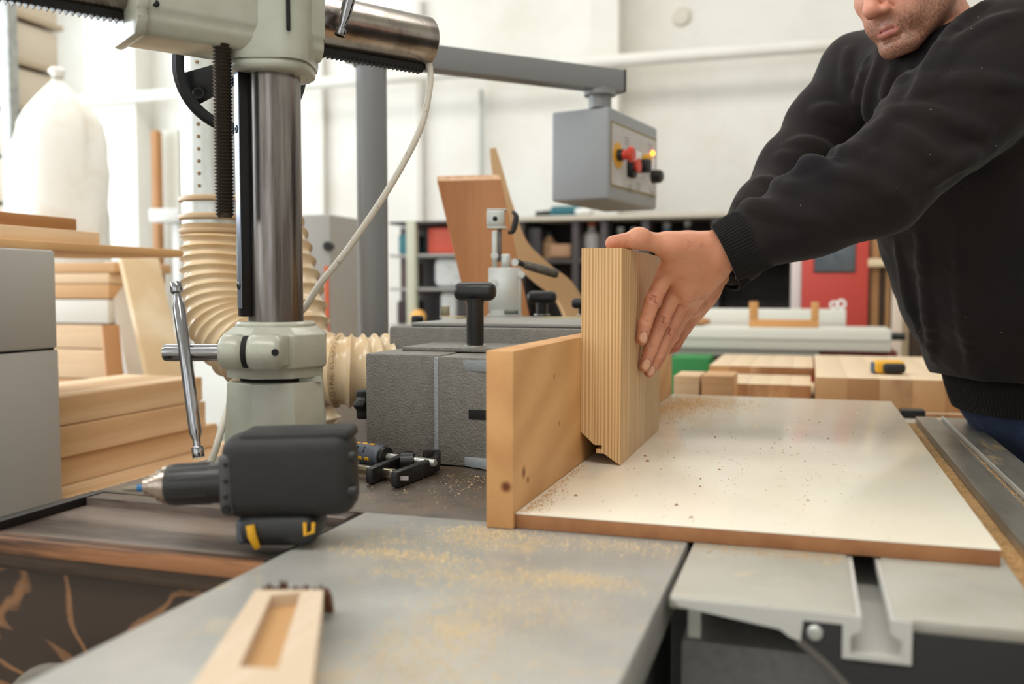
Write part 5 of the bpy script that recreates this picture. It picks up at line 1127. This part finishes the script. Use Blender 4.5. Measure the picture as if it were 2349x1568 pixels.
for q, r_ in (([(1995, 310), (2046, 306), (2105, 338), (2170, 372), (2245, 362)], .013), ([(2038, 272), (2100, 258), (2190, 282), (2262, 300)], .012), ([(2092, 230), (2170, 196), (2260, 190), (2340, 200)], .012),
              ([(1705, 478), (1760, 474), (1832, 490), (1900, 520)], .010), ([(1850, 420), (1930, 400), (2010, 420), (2080, 470)], .009), ([(1900, 350), (1960, 345), (2010, 365)], .008), ([(2120, 420), (2200, 370), (2290, 330)], .011), ([(1790, 420), (1850, 392), (1900, 380)], .008),
              ([(2110, 210), (2148, 140), (2210, 60), (2270, 5)], .010), ([(2130, 205), (2180, 125), (2250, 70), (2330, 40)], .011), ([(2095, 230), (2125, 165), (2165, 95), (2215, 30)], .008),
              ([(1990, 135), (1972, 230), (1966, 340)], .009), ([(2018, 140), (1996, 230), (1992, 330)], .009), ([(2050, 160), (2028, 240), (2010, 320)], .009), ([(2085, 165), (2060, 220), (2028, 290)], .009), ([(1948, 120), (1946, 200), (1952, 300)], .010),
              ([(1868, 256), (1910, 262), (1955, 280)], .014), ([(1812, 334), (1860, 338), (1910, 356)], .015), ([(1792, 356), (1850, 372), (1900, 392)], .012), ([(1735, 412), (1790, 424), (1840, 446)], .010), ([(1690, 462), (1740, 476), (1790, 500)], .008),
              ([(2060, 560), (2082, 660), (2120, 780)], .010), ([(2118, 520), (2128, 680), (2142, 820)], .012), ([(2200, 520), (2210, 700), (2230, 850)], .010)): ridge(q, r_)
def hollow(S0, E0, r, n):                                 # open the sleeve end
    sw.cut
sw.cut(HP+np.array((0, 0, .035)), (0, 0, -1))
vS, FS = sw.mesh(); vS = smooth(vS, FS, 2, .5); nS = normals(vS, FS)
# small cloth wrinkles along the sleeves and torso
def wrinkle(v, seed, fr):
    r_ = np.random.RandomState(seed); s_ = 0
    for i in range(6):
        k_ = r_.normal(size=3)*fr; s_ = s_+np.sin(v @ k_+r_.uniform(0, 6)+1.2*np.sin(v @ (r_.normal(size=3)*fr*.5)))
    return s_/6
vS = vS+nS*(wrinkle(vS, 3, 26)*.0035+np.maximum(0, wrinkle(vS, 8, 48))*.0035)[:, None]
swm = mat('sweatshirt_cotton', (38, 33, 32), .95, sheen=.10, spec=.12, bump=(900, .25), var=[(5, (31, 30, 34), .42, .68), (260, (110, 102, 92), .75, .80)])
sdfobj('sweatshirt', [(vS, FS)], swm, person)
rs_ = np.random.RandomState(11); fl_v, fl_f = [], []
for i_ in rs_.choice(len(vS), 260, replace=False):
    c_ = vS[i_]+nS[i_]*.0007; t1 = np.cross(nS[i_], (.3, .5, .8)); t1 /= np.linalg.norm(t1); t2 = np.cross(nS[i_], t1); q_ = .0004+.0009*rs_.uniform()**2; o_ = len(fl_v)
    fl_v += [c_-t1*q_, c_+t2*q_*.6, c_+t1*q_, c_-t2*q_*.6]; fl_f += [(o_, o_+1, o_+2, o_+3)]
tag(sdfobj('dust_specks', [(np.array(fl_v), np.array(fl_f))], mat('dust_speck', (206, 186, 150), .9), person), kind='stuff')
# ribbed cuffs, collar and waistband
ribm = mat('ribbed_cotton', (30, 28, 28), .95, sheen=.1, spec=.15, bump=(700, .2))
def ribband(name, a, b, r0, r1, nr, amp, thick=.004, sq=(1, 1), ref=None, ring=4, tag_=None):
    a, b = V(a), V(b); w = (b-a).normalized(); u = axes(w)[0] if ref is None else (V(ref)-w*V(ref).dot(w)).normalized(); v = w.cross(u); n = nr*6; b_ = B(); L = (b-a).length; prof = []
    for i in range(ring+1): f = i/ring; prof.append((f*L, r0+(r1-r0)*f+.002*math.sin(f*math.pi)))
    prof = [(L*.0+.012, r0-thick), (-.001, r0-thick)]+prof+[(L+.002, r1-.006)]
    rg = []
    for (hh, rr_) in prof:
        rg.append([b_.m.verts.new(a+w*hh+(u*math.cos(q)*sq[0]+v*math.sin(q)*sq[1])*(rr_+amp*math.cos(nr*q))) for q in [2*math.pi*k/n for k in range(n)]])
    for p, q in zip(rg, rg[1:]):
        for k in range(n): b_.m.faces.new((p[k], p[(k+1) % n], q[(k+1) % n], q[k]))
    return obj(name, b_, ribm, person, ang=180)
wl = V(LC)-V(LWR); ribband('cuff', P(1660, 580, 1.556), P(1742, 541, 1.546), .0500, .0545, 64, .0008, ref=UP)
ribband('cuff', P(1652, 622, 1.712), P(1702, 572, 1.722), .048, .052, 60, .0008)
ribband('collar', NK+np.array((-.004, -.005, .022)), NK+np.array((-.02, -.022, .058)), .084, .072, 60, .0007, .006)
hb = HP+np.array((0, 0, .034)); ribband('waistband', hb+np.array((.004, .004, -.062)), hb+np.array((0, 0, .012)), .166, .184, 150, .0008, .006, sq=(1.14, .96), ref=sh)
# jeans and boots
jn = SDF((.2, 1.7, .02), (1.0, 2.7, 1.06), .008)
jn.ell(HP+np.array((0, 0, .0)), (.17, .152, .13), np.stack([sh, fr_, np.array((0, 0, 1))], 1), .04)
for H0, K0, A0_ in ((LH, LK, LA), (RH, RK, RA)): jn.cone(H0, .098, K0, .075, .03); jn.cone(K0, .075, A0_, .06, .02)
jn.cut((0, 0, .06), (0, 0, -1)); vJ, FJ = jn.mesh(); vJ = smooth(vJ, FJ, 2); nJ = normals(vJ, FJ); vJ = vJ+nJ*(wrinkle(vJ, 5, 40)*.004)[:, None]
sdfobj('jeans', [(vJ, FJ)], mat('denim', (40, 54, 84), .9, var=(30, (66, 88, 124), .5, .75), bump=(900, .3)), person)
for A0_ in (LA, RA):
    bo = SDF(A0_-np.array((.32, .28, .10)), A0_+np.array((.14, .14, .12)), .005); f2 = np.array((-.84, -.54, 0))
    bo.cone(A0_, .055, A0_+np.array((0, 0, .06)), .055, .01); bo.cone(A0_+np.array((.01, .006, -.04)), .05, A0_+f2*.16+np.array((0, 0, -.045)), .042, .02); bo.cut((0, 0, .0015), (0, 0, -1))
    v_, f_ = bo.mesh(); v_ = smooth(v_, f_, 1); sdfobj('boot', [(v_, f_)], mat('boot_leather', (54, 44, 36), .6), person)
# ------------------------------------------------------------------ sawdust and chips
def flakes(name, spots, n, z, smin, smax, m, label, bounds, avoid=None):
    b = B(); vs = []; fs = []; k = 0; tries = 0
    while k < n and tries < n*6:
        tries += 1; (cx, cy, sx, sy, w) = random.choices(spots, [q[4] for q in spots])[0]
        x, y = random.gauss(cx, sx), random.gauss(cy, sy)
        if not (bounds[0] < x < bounds[1] and bounds[2] < y < bounds[3]): continue
        if avoid and any(a[0] < x < a[1] and a[2] < y < a[3] for a in avoid): continue
        s_ = random.uniform(smin, smax); s_ = smin+(smax-smin)*random.random()**3; an = random.uniform(0, 6.28); c, q = math.cos(an), math.sin(an); e = random.uniform(.4, 1)
        o = len(vs); hh = random.uniform(.15, .5)*s_
        for (u, v_, w_) in ((-1, -.5, 0), (1, -.5, 0), (1, .5, .4), (-1, .5, .2), (0, 0, 1)): vs.append((x+(u*c-v_*q*e)*s_/2, y+(u*q+v_*c*e)*s_/2, z+.0002+w_*hh))
        fs += [(o, o+1, o+4), (o+1, o+2, o+4), (o+2, o+3, o+4), (o+3, o, o+4)]; k += 1
    me = bpy.data.meshes.new(name); me.from_pydata(vs, [], fs); o = link(name, me, m); tag(o, label, 'sawdust', None, 'stuff'); return o
sd1 = mat('sawdust_tan', (214, 176, 124), .9, var=(300, (176, 130, 84), .45, .6)); sd2 = mat('sawdust_light', (226, 198, 152), .9); sd3 = mat('chips_brown', (152, 96, 54), .85)
zb_ = T+.0191
flakes('sawdust', [(-.33, 1.3, .006, .2, 1.2), (-.325, 1.15, .01, .06, .8), (-.28, 2.2, .03, .12, 8), (-.315, 2.0, .010, .15, 5), (-.22, 2.28, .05, .09, 5), (-.1, 1.5, .15, .3, .8)], 16000, zb_, .0007, .0034, sd1, 'tan sawdust drifted along the fence on the white board', (-.3325, .195, 1.08, 2.44), [(-.335, -.272, 1.41, 1.81)])
flakes('wood_chips', [(-.07, 1.6, .16, .4, 1), (-.2, 1.5, .07, .2, .6)], 110, zb_, .0010, .0065, sd3, 'brown wood chips scattered over the white board', (-.3325, .195, 1.08, 2.44), [(-.335, -.272, 1.41, 1.81)])
flakes('sawdust', [(-.42, .93, .05, .012, 2), (-.36, 1.02, .03, .03, 2), (-.33, .88, .06, .02, 2), (-.24, .80, .05, .03, 1.6), (-.3, .70, .03, .09, 3), (-.36, 1.05, .04, .015, 1), (-.2, 1.04, .06, .02, 1.5), (-.46, .99, .04, .03, .8), (-.27, .62, .04, .08, 5), (-.22, .9, .04, .015, 2)], 20000, T, .0007, .0028, sd2, 'pale sawdust streaks on the near grey table', (-.548, -.131, .45, 1.097), [(-.372, -.1, 1.068, 1.2)])
flakes('sawdust', [(-.45, 1.34, .05, .03, 2), (-.5, 1.25, .1, .06, 1.2)], 1100, T-.0006, .0006, .0026, sd2, 'pale dust on the dark stained table beside the clamp', (-.7, -.373, 1.105, 1.43))
flakes('sawdust', [(0.0, 1.06, .08, .012, 2), (.14, .97, .05, .05, .7)], 1200, T, .0006, .0025, sd1, 'sawdust on the sliding table in front of the white board', (-.12, .04, .89, 1.075))
flakes('sawdust', [(.221, 1.5, .006, .5, 2), (.221, 1.12, .006, .1, 2)], 3500, T-.012, .001, .0035, sd1, 'sawdust filling the trough beside the white board', (.2075, .2350, .62, 2.29))
flakes('sawdust', [(.284, 1.5, .004, .35, 3), (.31, 1.6, .02, .3, .6), (.258, 1.5, .01, .4, .4)], 2600, T-.003, .0007, .0030, sd1, 'sawdust line in the groove of the guide rail', (.2795, .2905, .5, 2.29))
